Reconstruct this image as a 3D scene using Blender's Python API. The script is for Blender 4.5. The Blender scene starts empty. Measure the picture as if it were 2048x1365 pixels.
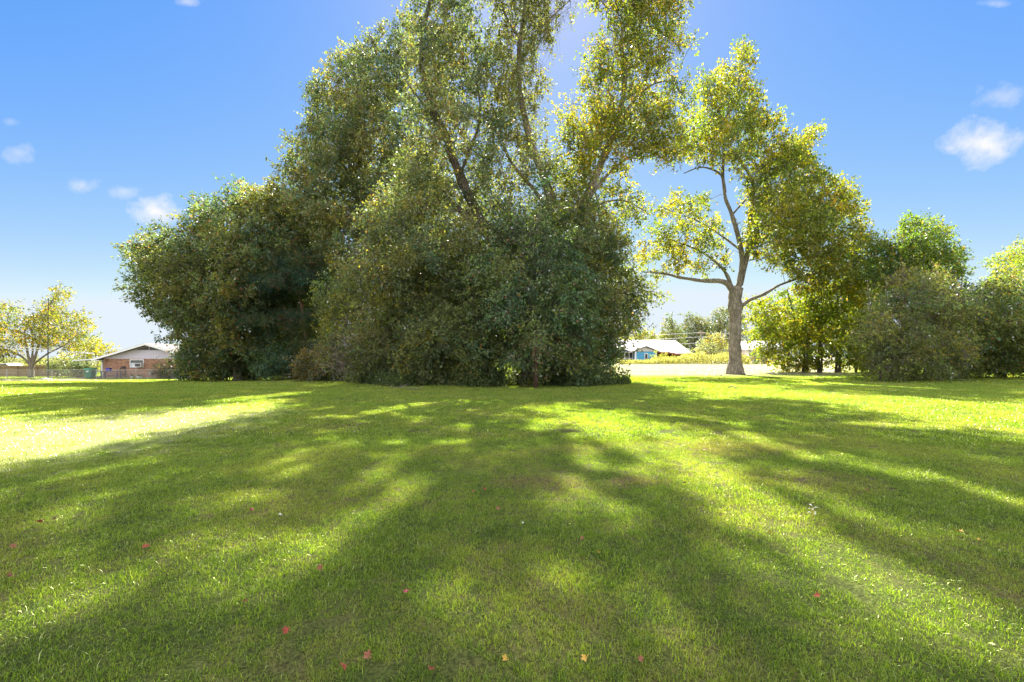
import bpy, bmesh, math, numpy as np
from mathutils import Vector, Matrix, Quaternion, noise as mnoise
R = math.radians
scene = bpy.context.scene
COL = scene.collection

# ------------------------------------------------------------------ camera
EYE, HZ, F = 1.5, 715.0, 910.0          # eye height, horizon row and focal length in 2048 px units
cd = bpy.data.cameras.new('camera'); cam = bpy.data.objects.new('camera', cd); COL.objects.link(cam)
cam.location = (0, 0, EYE); cam.rotation_euler = (R(90), 0, 0)
cd.sensor_width = 36; cd.lens = 36 * F / 2048; cd.shift_y = (HZ - 682.5) / 2048
cd.clip_start = .05; cd.clip_end = 6000
scene.camera = cam

# ------------------------------------------------------------------ light
SUN_EL, SUN_AZ = 48, 3.8               # degrees; azimuth clockwise from +Y
SKY_STRENGTH, SUN_STRENGTH, EXPOSURE = .13, 5.0, 2.3
world = bpy.data.worlds.new('World'); scene.world = world; world.use_nodes = True
sd = bpy.data.lights.new('sun', 'SUN'); sun = bpy.data.objects.new('sun', sd); COL.objects.link(sun)
sd.energy = SUN_STRENGTH; sd.angle = R(.53); sd.color = (1, .95, .84)
sv = Vector((math.sin(R(SUN_AZ)) * math.cos(R(SUN_EL)), math.cos(R(SUN_AZ)) * math.cos(R(SUN_EL)), math.sin(R(SUN_EL))))
sun.rotation_euler = sv.to_track_quat('Z', 'Y').to_euler(); sun.location = (0, 0, 60)
vs = scene.view_settings
vs.view_transform = 'Standard'; vs.look = 'None'; vs.exposure = EXPOSURE; vs.gamma = 1; vs.use_curve_mapping = False
cy = scene.cycles
cy.max_bounces = 7; cy.diffuse_bounces = 4; cy.glossy_bounces = 2; cy.transmission_bounces = 5; cy.transparent_max_bounces = 6
cy.use_denoising = True; cy.sample_clamp_indirect = 8; cy.caustics_reflective = False; cy.caustics_refractive = False


# ------------------------------------------------------------------ node helpers
class NT:
    def __init__(s, tree):
        s.t = tree; s.n = tree.nodes; s.l = tree.links
    def new(s, kind, **kw):
        nd = s.n.new(kind)
        for k, v in kw.items(): setattr(nd, k, v)
        return nd
    def put(s, sock, v):
        if v is None: return
        if hasattr(v, 'is_linked'): s.l.new(v, sock)
        else: sock.default_value = v
    def math(s, op, a, b=None, c=None, clamp=False):
        nd = s.new('ShaderNodeMath', operation=op, use_clamp=clamp)
        for i, v in enumerate((a, b, c)): s.put(nd.inputs[i], v)
        return nd.outputs[0]
    def ramp(s, fac, stops, interp='LINEAR'):
        nd = s.new('ShaderNodeValToRGB'); e = nd.color_ramp.elements; nd.color_ramp.interpolation = interp
        while len(e) < len(stops): e.new(.5)
        for k, (p, c) in zip(e, stops):
            k.position = p; k.color = (c[0], c[1], c[2], 1) if not isinstance(c, (int, float)) else (c, c, c, 1)
        s.put(nd.inputs[0], fac); return nd.outputs[0]
    def noise(s, vec, scale, detail=3, rough=.55, dim='3D'):
        nd = s.new('ShaderNodeTexNoise', noise_dimensions=dim)
        s.put(nd.inputs['Vector'], vec); nd.inputs['Scale'].default_value = scale
        nd.inputs['Detail'].default_value = detail; nd.inputs['Roughness'].default_value = rough
        return nd.outputs['Fac']
    def mix(s, fac, a, b, mode='MIX'):
        nd = s.new('ShaderNodeMix', data_type='RGBA', blend_type=mode)
        s.put(nd.inputs['Factor'], fac)
        for i, v in ((6, a), (7, b)):
            if not hasattr(v, 'is_linked') and len(v) == 3: v = (*v, 1)
            s.put(nd.inputs[i], v)
        return nd.outputs[2]
    def shmix(s, fac, a, b):
        nd = s.new('ShaderNodeMixShader'); s.put(nd.inputs[0], fac); s.l.new(a, nd.inputs[1]); s.l.new(b, nd.inputs[2]); return nd.outputs[0]


def material(name):
    m = bpy.data.materials.new(name); m.use_nodes = True; m.node_tree.nodes.clear()
    t = NT(m.node_tree); t.out = t.new('ShaderNodeOutputMaterial'); return m, t


FILL_CLOUD = 3.7  # brightness of the added, unseen fill clouds
# world: physical sky, a few small clouds placed by direction, added fill clouds behind the camera
def build_world():
    t = NT(world.node_tree); t.n.clear()
    sky = t.new('ShaderNodeTexSky', sky_type='NISHITA'); sky.sun_disc = False
    sky.sun_elevation = R(SUN_EL); sky.sun_rotation = R(SUN_AZ)
    sky.air_density = 1.0; sky.dust_density = .25; sky.ozone_density = 1.6; sky.altitude = 50
    tc = t.new('ShaderNodeTexCoord'); sp = t.new('ShaderNodeSeparateXYZ'); t.l.new(tc.outputs['Generated'], sp.inputs[0])
    d = tc.outputs['Generated']
    ay = t.math('MAXIMUM', sp.outputs[1], .02)
    u = t.math('DIVIDE', sp.outputs[0], ay); v = t.math('DIVIDE', sp.outputs[2], ay)
    n1 = t.noise(d, 14, 7, .62); n2 = t.noise(d, 45, 5, .6)
    nn = t.math('ADD', t.math('MULTIPLY', t.math('SUBTRACT', n1, .5), 1.9), t.math('MULTIPLY', t.math('SUBTRACT', n2, .5), 1.3))
    tot = None
    for px, py, a, b, k in ((1968, 290, 95, 50, 1.0), (2000, 190, 70, 34, .55), (310, 425, 62, 36, 1), (38, 305, 44, 34, .6), (165, 370, 46, 20, .6),
                            (248, 384, 42, 16, .5), (405, 415, 30, 22, .8), (372, 4, 34, 14, .5), (1985, 8, 60, 14, .5), (20, 245, 24, 12, .3)):
        uu = t.math('DIVIDE', t.math('SUBTRACT', u, (px - 1024) / F), a / F)
        vv = t.math('DIVIDE', t.math('SUBTRACT', v, (HZ - py) / F), b / F)
        r = t.math('SQRT', t.math('ADD', t.math('MULTIPLY', uu, uu), t.math('MULTIPLY', vv, vv)))
        m = t.math('MULTIPLY', t.math('SUBTRACT', t.math('ADD', .78, nn), r), 1.0, clamp=True)
        m = t.math('MULTIPLY', m, k)
        tot = m if tot is None else t.math('MAXIMUM', tot, m)
    front = t.math('GREATER_THAN', sp.outputs[1], .05)
    tot = t.math('MULTIPLY', tot, front)
    # deep, evenly blue air: per-channel response of the sky texture, levelled off towards the sun and the horizon
    sr = t.new('ShaderNodeSeparateColor'); t.l.new(sky.outputs[0], sr.inputs[0]); cc = t.new('ShaderNodeCombineColor')
    k = 1 / (SKY_STRENGTH * 2 ** EXPOSURE)
    for i, (off, gain, power, cap) in enumerate(((.13, 1.38, 1.0, .8), (0, 1.01, .94, .9), (0, 1.15, .4, .99))):
        q = t.math('MULTIPLY', t.math('POWER', t.math('MAXIMUM', t.math('SUBTRACT', t.math('MULTIPLY', sr.outputs[i], SKY_STRENGTH), off), 0), power), gain)
        t.put(cc.inputs[i], t.math('MULTIPLY', t.math('MINIMUM', q, cap), k))
    blue = cc.outputs[0]
    c = t.mix(tot, blue, tuple(v * k for v in (.97, .98, 1.0)))
    # added fill: bright cumulus out of view behind and above the camera, lifting the shade
    nb = t.noise(d, 2.2, 8, .6)
    bank = t.math('MULTIPLY', t.math('MULTIPLY', t.math('SUBTRACT', nb, .44), 9, clamp=True),
                  t.math('MULTIPLY', t.math('SUBTRACT', t.math('MULTIPLY', sp.outputs[2], .55), t.math('ADD', sp.outputs[1], -.12)), 2.2, clamp=True))
    c = t.mix(bank, c, tuple(v * k * FILL_CLOUD for v in (1.0, .98, .94)))
    bg = t.new('ShaderNodeBackground'); t.put(bg.inputs[0], c); bg.inputs[1].default_value = SKY_STRENGTH
    o = t.new('ShaderNodeOutputWorld'); t.l.new(bg.outputs[0], o.inputs[0])
build_world()


# ------------------------------------------------------------------ terrain
def sm(x): x = np.clip(x, 0, 1); return x * x * (3 - 2 * x)
def H(x, y):
    x = np.asarray(x, float); y = np.asarray(y, float)
    z = -.8 * sm((y - 16) / 30) * sm((-x - 2) / 28) + .25 * sm((y - 60) / 40) * sm((x + 5) / 20)
    z = z + .022 * np.sin(x * .9 + 1.3 * np.sin(y * .37)) * np.sin(y * .7 + .4) + .035 * np.sin(x * .21 + 2) * np.sin(y * .17 + 1)
    return z
def h(x, y): return float(H(x, y))
def W(px, py, Y): return np.array([(px - 1024) / F * Y, Y, EYE + (HZ - py) / F * Y])
def G(px, Y): x = (px - 1024) / F * Y; return (x, Y, h(x, Y))
def GP(px, py):                                     # where the ray through a pixel meets the ground
    Y = .8
    while Y < 400:
        x = (px - 1024) / F * Y
        if EYE + (HZ - py) / F * Y <= h(x, Y): break
        Y *= 1.004
    return (x, Y, h(x, Y))

# ------------------------------------------------------------------ object helpers
def tag(o, label=None, cat=None, group=None, kind=None):
    for k, v in (('label', label), ('category', cat), ('group', group), ('kind', kind)):
        if v: o[k] = v
    return o
def empty(name, loc, label, cat, group=None, rz=0):
    o = bpy.data.objects.new(name, None); COL.objects.link(o); o.location = [float(v) for v in loc]; o.rotation_euler.z = rz; o.empty_display_size = .3
    return tag(o, label, cat, group)
def link(name, me, mat, parent=None, world_space=False):
    o = bpy.data.objects.new(name, me); COL.objects.link(o)
    if mat is not None and not me.materials: me.materials.append(mat)
    if parent is not None:
        o.parent = parent
        if world_space:
            mw = Matrix.LocRotScale(parent.location, parent.rotation_euler, None); o.matrix_parent_inverse = mw.inverted()
    return o
def raw_mesh(name, V, loops, starts, totals, smooth=False, attrs=None):
    me = bpy.data.meshes.new(name); V = np.ascontiguousarray(V, np.float32)
    me.vertices.add(len(V)); me.vertices.foreach_set('co', V.ravel())
    me.loops.add(len(loops)); me.loops.foreach_set('vertex_index', np.ascontiguousarray(loops, np.int32))
    me.polygons.add(len(starts)); me.polygons.foreach_set('loop_start', np.ascontiguousarray(starts, np.int32))
    try: me.polygons.foreach_set('loop_total', np.ascontiguousarray(totals, np.int32))
    except Exception: pass
    for k, (typ, arr) in (attrs or {}).items():
        a = me.attributes.new(k, typ, 'POINT')
        a.data.foreach_set('color' if typ == 'FLOAT_COLOR' else 'value', np.ascontiguousarray(arr, np.float32).ravel())
    if smooth: me.polygons.foreach_set('use_smooth', np.ones(len(starts), bool))
    me.update(calc_edges=True); return me


class MB:
    """collects faces of one mesh"""
    def __init__(s): s.v = []; s.f = []; s.smooth = False
    def add(s, V, Fs):
        b = len(s.v); s.v += [tuple(map(float, p)) for p in V]; s.f += [tuple(b + i for i in f) for f in Fs]; return s
    def box(s, x0, x1, y0, y1, z0, z1):
        V = [(x, y, z) for z in (z0, z1) for y in (y0, y1) for x in (x0, x1)]
        return s.add(V, [(0, 2, 3, 1), (4, 5, 7, 6), (0, 1, 5, 4), (2, 6, 7, 3), (0, 4, 6, 2), (1, 3, 7, 5)])
    def prism(s, poly, y0, y1):                     # polygon in (x,z), extruded in y
        n = len(poly); V = [(x, y0, z) for x, z in poly] + [(x, y1, z) for x, z in poly]
        return s.add(V, [tuple(range(n)), tuple(range(2 * n - 1, n - 1, -1))] + [(i, i + n, (i + 1) % n + n, (i + 1) % n) for i in range(n)])
    def tube(s, pts, rad, n=6, caps=True):
        pts = [Vector(p) for p in pts]; rad = [rad] * len(pts) if isinstance(rad, (int, float)) else rad
        V = []; up = Vector((.13, .31, .94))
        for i, p in enumerate(pts):
            d = (pts[min(i + 1, len(pts) - 1)] - pts[max(i - 1, 0)]).normalized()
            a = d.cross(up); a = a.normalized() if a.length > .05 else d.orthogonal().normalized()
            up2 = a.cross(d).normalized(); up = up2
            for k in range(n):
                t = 2 * math.pi * k / n; V.append(p + (a * math.cos(t) + up2 * math.sin(t)) * rad[i])
        Fs = [(i * n + k, i * n + (k + 1) % n, (i + 1) * n + (k + 1) % n, (i + 1) * n + k) for i in range(len(pts) - 1) for k in range(n)]
        if caps: Fs += [tuple(range(n - 1, -1, -1)), tuple(range((len(pts) - 1) * n, len(pts) * n))]
        return s.add(V, Fs)
    def lathe(s, prof, n=20, c=(0, 0)):             # profile of (r, z)
        V = [(c[0] + r * math.cos(2 * math.pi * k / n), c[1] + r * math.sin(2 * math.pi * k / n), z) for r, z in prof for k in range(n)]
        Fs = [(i * n + k, i * n + (k + 1) % n, (i + 1) * n + (k + 1) % n, (i + 1) * n + k) for i in range(len(prof) - 1) for k in range(n)]
        return s.add(V, Fs)
    def build(s, name, mat, parent=None, smooth=False, world_space=False, bevel=0):
        me = bpy.data.meshes.new(name); me.from_pydata(s.v, [], s.f); me.update()
        bm = bmesh.new(); bm.from_mesh(me); bmesh.ops.recalc_face_normals(bm, faces=bm.faces)
        if bevel: bmesh.ops.bevel(bm, geom=bm.edges[:], offset=bevel, segments=2, affect='EDGES', clamp_overlap=True)
        bm.to_mesh(me); bm.free()
        if smooth: me.polygons.foreach_set('use_smooth', [True] * len(me.polygons))
        return link(name, me, mat, parent, world_space)


# ------------------------------------------------------------------ materials
def plain(name, col, rough=.6, metal=0, var=.12, scale=6, bump=0, spec=.4):
    m, t = material(name); p = t.new('ShaderNodeBsdfPrincipled')
    tc = t.new('ShaderNodeTexCoord'); n = t.noise(tc.outputs['Object'], scale, 5)
    c = t.mix(n, [max(0, v * (1 - var * 1.6)) for v in col], [min(1, v * (1 + var * 1.6)) for v in col])
    t.put(p.inputs['Base Color'], c); p.inputs['Roughness'].default_value = rough; p.inputs['Metallic'].default_value = metal
    p.inputs['Specular IOR Level'].default_value = spec
    if bump:
        b = t.new('ShaderNodeBump'); b.inputs['Strength'].default_value = bump; b.inputs['Distance'].default_value = .02
        t.put(b.inputs['Height'], t.noise(tc.outputs['Object'], scale * 6, 4)); t.l.new(b.outputs[0], p.inputs['Normal'])
    t.l.new(p.outputs[0], t.out.inputs[0]); return m

def leaf_material(name, trans=(2.6, 2.7, .75), tmix=.5, gloss=.1, rough=.5):
    m, t = material(name)
    a = t.new('ShaderNodeAttribute', attribute_name='col')
    tr = t.mix(1.0, a.outputs['Color'], trans, 'MULTIPLY')
    d = t.new('ShaderNodeBsdfDiffuse'); t.l.new(a.outputs['Color'], d.inputs[0])
    tl = t.new('ShaderNodeBsdfTranslucent'); t.put(tl.inputs[0], tr)
    g = t.new('ShaderNodeBsdfGlossy'); g.inputs[0].default_value = (1, 1, 1, 1); g.inputs['Roughness'].default_value = rough
    s = t.shmix(tmix, d.outputs[0], tl.outputs[0])
    fr = t.new('ShaderNodeFresnel'); fr.inputs[0].default_value = 1.4
    s = t.shmix(t.math('MULTIPLY', fr.outputs[0], gloss * 2.4, clamp=True), s, g.outputs[0])
    t.l.new(s, t.out.inputs[0]); return m

def bark_material(name, c1, c2, scale=3, moss=0):
    m, t = material(name); p = t.new('ShaderNodeBsdfPrincipled'); tc = t.new('ShaderNodeTexCoord')
    mp = t.new('ShaderNodeMapping'); mp.inputs['Scale'].default_value = (1, 1, .3); t.l.new(tc.outputs['Object'], mp.inputs[0])
    n = t.noise(mp.outputs[0], scale, 6, .65); n2 = t.noise(tc.outputs['Object'], .6, 3)
    v = t.new('ShaderNodeTexVoronoi', feature='DISTANCE_TO_EDGE'); t.l.new(mp.outputs[0], v.inputs[0]); v.inputs['Scale'].default_value = scale * 3
    f = t.math('MULTIPLY', t.ramp(v.outputs[0], [(0, .25), (.18, 1)]), 1)
    c = t.mix(t.ramp(n, [(.35, 0), (.65, 1)]), c1, c2)
    if moss: c = t.mix(t.ramp(n2, [(.45, 0), (.6, moss)]), c, (.09, .11, .04))
    c = t.mix(1.0, c, t.mix(f, (.4, .38, .36), (1, 1, 1)), 'MULTIPLY')
    t.put(p.inputs['Base Color'], c); p.inputs['Roughness'].default_value = .9; p.inputs['Specular IOR Level'].default_value = .2
    b = t.new('ShaderNodeBump'); b.inputs['Strength'].default_value = .7; b.inputs['Distance'].default_value = .06
    t.put(b.inputs['Height'], t.math('ADD', f, n)); t.l.new(b.outputs[0], p.inputs['Normal'])
    t.l.new(p.outputs[0], t.out.inputs[0]); return m

# colour of the lawn as a function of position: greens, straw-coloured and worn brown patches, pale painted sun glare
def lawn_color(t, dark=1.0):
    geo = t.new('ShaderNodeNewGeometry'); pos = geo.outputs['Position']
    n1 = t.noise(pos, .55, 4); n2 = t.noise(pos, 2.3, 4, .65); n3 = t.noise(pos, 9, 3)
    g = t.mix(t.ramp(n2, [(.35, 0), (.65, 1)]), (.085, .12, .028), (.15, .185, .046))
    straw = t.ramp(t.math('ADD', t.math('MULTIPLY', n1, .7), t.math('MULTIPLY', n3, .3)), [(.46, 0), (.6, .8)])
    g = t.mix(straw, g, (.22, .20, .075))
    sp = t.new('ShaderNodeSeparateXYZ'); t.l.new(pos, sp.inputs[0]); tot = None
    for px, py, a, b, k in BROWN:
        x, y, _ = GP(px, py)
        uu = t.math('DIVIDE', t.math('SUBTRACT', sp.outputs[0], x), a); vv = t.math('DIVIDE', t.math('SUBTRACT', sp.outputs[1], y), b)
        r = t.math('SQRT', t.math('ADD', t.math('MULTIPLY', uu, uu), t.math('MULTIPLY', vv, vv)))
        q = t.math('MULTIPLY', t.math('MULTIPLY', t.math('SUBTRACT', t.math('ADD', 1, t.math('MULTIPLY', t.math('SUBTRACT', n2, .5), 2.6)), r), 1.3, clamp=True), k)
        tot = q if tot is None else t.math('MAXIMUM', tot, q)
    g = t.mix(tot, g, (.17, .115, .085))
    dry = t.math('MULTIPLY', t.math('MULTIPLY', t.math('SUBTRACT', t.math('ADD', sp.outputs[1], t.math('MULTIPLY', n1, 8)), 37), .14, clamp=True), t.math('MULTIPLY', t.math('MULTIPLY', t.math('SUBTRACT', sp.outputs[0], 3), .3, clamp=True), t.math('MULTIPLY', t.math('SUBTRACT', t.math('MULTIPLY', sp.outputs[1], .78), sp.outputs[0]), .35, clamp=True)))  # far sunlit strip: sun glare painted as a pale colour
    for x, y, a, b, k in ((-8.3, 9.5, 3.0, 5.5, .62), (-12, 8.5, 4.5, 3.2, .62), (-48, 46, 14, 3.5, .8)):  # lit bands at left: pale grass colour with sun glare painted in
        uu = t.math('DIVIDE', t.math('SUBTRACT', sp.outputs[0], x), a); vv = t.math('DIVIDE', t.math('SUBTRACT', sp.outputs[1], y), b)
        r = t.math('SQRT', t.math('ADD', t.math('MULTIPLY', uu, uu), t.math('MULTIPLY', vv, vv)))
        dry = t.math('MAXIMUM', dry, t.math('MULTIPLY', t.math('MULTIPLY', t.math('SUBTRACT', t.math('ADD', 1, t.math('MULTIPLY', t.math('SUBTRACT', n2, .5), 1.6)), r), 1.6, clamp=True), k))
    g = t.mix(t.math('MULTIPLY', dry, .9), g, (.56, .53, .42))  # pale tint standing for glare on the sunlit lawn
    return g, pos, dry

BROWN = [(1080, 965, .75, .35, .85), (1470, 895, 1.6, 1.0, .85), (1275, 965, .45, .35, .8), (1150, 900, .7, .6, .6), (660, 855, 1.2, .9, .5), (1650, 960, .8, .7, .5),
         (600, 765, 9, 2.2, .6), (1090, 965, .5, .2, .7), (930, 870, .6, .5, .4), (1480, 752, 4, 1.2, .5), (1740, 768, 3, 1.6, .55), (720, 1325, .1, .07, .5)]

def grass_material():
    m, t = material('grass_blades')
    c, pos, br = lawn_color(t)  # last value: mask of the painted lawn glare
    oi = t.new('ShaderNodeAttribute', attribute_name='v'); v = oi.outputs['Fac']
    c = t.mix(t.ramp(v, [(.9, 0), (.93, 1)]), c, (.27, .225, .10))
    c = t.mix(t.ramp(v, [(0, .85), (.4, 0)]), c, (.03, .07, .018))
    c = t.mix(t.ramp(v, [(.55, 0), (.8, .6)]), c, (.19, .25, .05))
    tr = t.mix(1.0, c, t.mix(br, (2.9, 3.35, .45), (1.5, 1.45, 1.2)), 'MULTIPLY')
    d = t.new('ShaderNodeBsdfDiffuse'); t.put(d.inputs[0], c)
    tl = t.new('ShaderNodeBsdfTranslucent'); t.put(tl.inputs[0], tr)
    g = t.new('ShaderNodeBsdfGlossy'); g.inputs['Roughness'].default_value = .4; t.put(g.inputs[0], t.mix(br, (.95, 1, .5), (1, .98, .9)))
    lw = t.new('ShaderNodeFresnel'); lw.inputs[0].default_value = 1.45
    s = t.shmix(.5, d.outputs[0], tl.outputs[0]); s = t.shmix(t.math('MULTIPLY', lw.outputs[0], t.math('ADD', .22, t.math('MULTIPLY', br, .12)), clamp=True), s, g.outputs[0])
    t.l.new(s, t.out.inputs[0]); return m
def lawn_material():
    m, t = material('lawn_ground')
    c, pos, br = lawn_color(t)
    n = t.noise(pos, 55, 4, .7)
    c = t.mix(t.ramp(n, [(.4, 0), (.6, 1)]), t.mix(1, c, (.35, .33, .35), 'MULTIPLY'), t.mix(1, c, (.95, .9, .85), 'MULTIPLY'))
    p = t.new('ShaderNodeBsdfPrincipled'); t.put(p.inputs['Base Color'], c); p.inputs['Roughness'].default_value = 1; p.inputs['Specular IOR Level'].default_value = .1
    b = t.new('ShaderNodeBump'); b.inputs['Distance'].default_value = .03; t.put(b.inputs['Height'], n); t.l.new(b.outputs[0], p.inputs['Normal'])
    t.l.new(p.outputs[0], t.out.inputs[0]); return m

def brick_material(name='brick'):
    m, t = material(name); tc = t.new('ShaderNodeTexCoord'); mp = t.new('ShaderNodeMapping'); mp.inputs['Rotation'].default_value = (R(90), 0, 0)
    sp = t.new('ShaderNodeSeparateXYZ'); t.l.new(tc.outputs['Object'], sp.inputs[0]); cb = t.new('ShaderNodeCombineXYZ')
    t.put(cb.inputs[0], t.math('ADD', sp.outputs[0], sp.outputs[1])); t.put(cb.inputs[1], sp.outputs[2])
    br = t.new('ShaderNodeTexBrick'); t.l.new(cb.outputs[0], br.inputs[0])
    br.inputs['Scale'].default_value = 1; br.inputs['Brick Width'].default_value = .24; br.inputs['Row Height'].default_value = .085; br.inputs['Mortar Size'].default_value = .01
    br.inputs['Color1'].default_value = (.36, .15, .085, 1); br.inputs['Color2'].default_value = (.20, .085, .055, 1); br.inputs['Mortar'].default_value = (.34, .29, .24, 1)
    cs = t.new('ShaderNodeMapping'); cs.inputs['Scale'].default_value = (1.2, 7, 1); t.l.new(cb.outputs[0], cs.inputs[0])
    n = t.noise(cs.outputs[0], 1.1, 5, .7)
    c = t.mix(t.ramp(n, [(.42, 0), (.6, .9)]), br.outputs[0], (.42, .21, .105)); c = t.mix(t.ramp(t.noise(cs.outputs[0], 2.2, 3), [(.52, 0), (.6, .85)]), c, (.10, .055, .06))
    p = t.new('ShaderNodeBsdfPrincipled'); t.put(p.inputs['Base Color'], c); p.inputs['Roughness'].default_value = .9
    t.l.new(p.outputs[0], t.out.inputs[0]); return m
def banded(name, c1, c2, step, axis='Z', rough=.7, wid=.08):     # clapboards, shingle courses, boards
    m, t = material(name); tc = t.new('ShaderNodeTexCoord'); sp = t.new('ShaderNodeSeparateXYZ'); t.l.new(tc.outputs['Object'], sp.inputs[0])
    f = t.math('FRACT', t.math('DIVIDE', sp.outputs['XYZ'.index(axis)], step))
    n = t.noise(tc.outputs['Object'], 4, 4)
    c = t.mix(t.ramp(n, [(.3, 0), (.7, 1)]), c1, c2)
    c = t.mix(t.math('LESS_THAN', f, wid), c, [v * .45 for v in c1])
    p = t.new('ShaderNodeBsdfPrincipled'); t.put(p.inputs['Base Color'], c); p.inputs['Roughness'].default_value = rough
    b = t.new('ShaderNodeBump'); b.inputs['Distance'].default_value = .02; t.put(b.inputs['Height'], f); t.l.new(b.outputs[0], p.inputs['Normal'])
    t.l.new(p.outputs[0], t.out.inputs[0]); return m
def glass_material(name, col=(.03, .04, .05)):
    m, t = material(name); p = t.new('ShaderNodeBsdfPrincipled'); p.inputs['Base Color'].default_value = (*col, 1); p.inputs['Roughness'].default_value = .06
    p.inputs['Specular IOR Level'].default_value = .8; t.l.new(p.outputs[0], t.out.inputs[0]); return m

M = dict(
    leaf=leaf_material('leaf_semi_gloss', (2.8, 2.75, .9), .48), waxy=leaf_material('leaf_waxy', (2.8, 3.2, .7), .45, .16, .4), thin=leaf_material('leaf_thin', (3.0, 2.9, .5), .55, .06, .45),
    needle=leaf_material('pine_needle', (1.8, 2.0, .6), .3, .05, .5), dry=leaf_material('dry_leaf', (1.6, 1.2, .9), .35, .05, .6),
    bark=bark_material('bark_oak', (.085, .065, .05), (.19, .155, .12), 3, .6), pale_bark=bark_material('bark_pale', (.20, .17, .13), (.36, .31, .25), 2.2, .25),
    red_bark=bark_material('bark_pine', (.10, .055, .04), (.2, .12, .09), 3), twig_bark=bark_material('bark_twig', (.15, .12, .095), (.27, .23, .19), 4),
    grass=grass_material(), lawn=lawn_material(), brick=brick_material(),
    white=plain('white_paint', (.72, .71, .74), .5), trim=plain('cream_trim', (.55, .50, .45), .6), siding=banded('mauve_siding', (.50, .45, .55), (.56, .51, .60), .2, 'X', wid=.05),
    roof=banded('brown_shingles', (.11, .09, .085), (.17, .14, .13), .16, 'X', .9), pale_roof=banded('pale_roof', (.48, .45, .45), (.6, .57, .56), .3, 'Z', .7, .04),
    glass=glass_material('dark_glass'), curtain=plain('white_curtain', (.55, .57, .62), .8), tan=plain('tan_wall', (.42, .30, .17), .8),
    grille=banded('grille', (.12, .12, .13), (.16, .16, .17), .03), green=plain('green_plastic', (.01, .16, .10), .4, var=.2), purple=plain('purple_painted_wood', (.07, .05, .12), .5),
    blue_plastic=plain('blue_plastic', (.03, .03, .35), .4), galv=plain('galvanised', (.38, .37, .36), .45, .6), hose=plain('dark_hose', (.07, .05, .045), .5),
    terracotta=plain('terracotta', (.4, .2, .13), .8), stone=plain('white_stone', (.6, .57, .52), .9, bump=.5), fence=banded('fence_boards', (.30, .21, .11), (.40, .29, .16), .14, 'X', .85),
    blue=banded('blue_siding', (.08, .33, .55), (.09, .37, .62), .18, 'Z', .7), maroon=plain('maroon_wall', (.13, .035, .035), .8), red_trim=plain('faded_red_trim', (.4, .13, .13), .6),
    dark=plain('dark_screen', (.035, .032, .035), .7), grey=plain('grey_panel', (.27, .25, .29), .7), concrete=plain('concrete', (.35, .33, .3), .9, bump=.3), wood=plain('wood_pole', (.25, .2, .16), .9, bump=.3),
    car=plain('white_car_paint', (.75, .75, .75), .25), rubber=plain('rubber', (.03, .03, .03), .8), black=plain('black_metal', (.05, .045, .045), .5), wire=plain('white_cable', (.6, .6, .6), .5), navy=plain('navy_tarp', (.04, .06, .22), .6), dead=plain('dead_frond', (.26, .15, .09), .8),
    leaf_red=plain('fallen_red', (.26, .045, .025), .6), leaf_pink=plain('fallen_pink', (.38, .06, .09), .6), leaf_yellow=plain('fallen_yellow', (.42, .26, .04), .6), leaf_brown=plain('fallen_brown', (.22, .085, .045), .7), leaf_pale=plain('fallen_pale', (.5, .52, .42), .6),
)

# ------------------------------------------------------------------ ground
def build_ground():
    u = np.linspace(-1, 1, 241); xs = np.sinh(u * 5.2) / np.sinh(5.2) * 1500
    v = np.linspace(0, 1, 241); ys = -60 + np.sinh(v * 4.6) / np.sinh(4.6) * 1600
    X, Y = np.meshgrid(xs, ys); Z = H(X, Y)
    n = 241; idx = np.arange(n * n).reshape(n, n)
    q = np.stack([idx[:-1, :-1], idx[:-1, 1:], idx[1:, 1:], idx[1:, :-1]], -1).reshape(-1, 4)
    me = raw_mesh('lawn', np.stack([X, Y, Z], -1).reshape(-1, 3), q.ravel(), np.arange(len(q)) * 4, np.full(len(q), 4), True)
    tag(link('lawn', me, M['lawn']), kind='structure')
build_ground()

# ------------------------------------------------------------------ grass (countless blades: one object)
def blade_tile(name, size, count, w, hh, seed):
    g = np.random.default_rng(seed); n = count
    cl = g.uniform(-size / 2, size / 2, (max(8, n // 14), 2)); ci = g.integers(0, len(cl), n)
    p = np.where(g.random((n, 1)) < .6, cl[ci] + g.normal(0, size * .022 + .006, (n, 2)), g.uniform(-size / 2, size / 2, (n, 2)))
    a = g.uniform(0, 2 * np.pi, n); la = g.uniform(0, 2 * np.pi, n); lean = g.uniform(.1, 1.05, n)
    H_ = hh * g.uniform(.45, 1.15, n) * np.where(g.random(n) < .04, 1.7, 1); w_ = w * g.uniform(.6, 1.2, n)
    s = np.stack([np.cos(a), np.sin(a), 0 * a], -1) * w_[:, None] * .5
    L = np.stack([np.cos(la), np.sin(la), 0 * a], -1) * (lean * H_)[:, None]
    b = np.concatenate([p, np.full((n, 1), -.012)], 1); up = np.array([0, 0, 1.])
    m = b + L * .32 + up * (H_ * .62)[:, None]; t = b + L + up * (H_ * (1.05 - .3 * lean))[:, None]
    V = np.stack([b - s, b + s, m + s * .8, m - s * .8, t], 1).reshape(-1, 3)
    base = np.arange(n)[:, None] * 5
    loops = (base + np.array([0, 1, 2, 3, 3, 2, 4])).ravel(); st = (np.arange(n)[:, None] * 7 + np.array([0, 4])).ravel(); tt = np.tile([4, 3], n)
    return raw_mesh(name, V, loops, st, tt, False, {'v': ('FLOAT', np.repeat(g.random(n), 5))})

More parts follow.
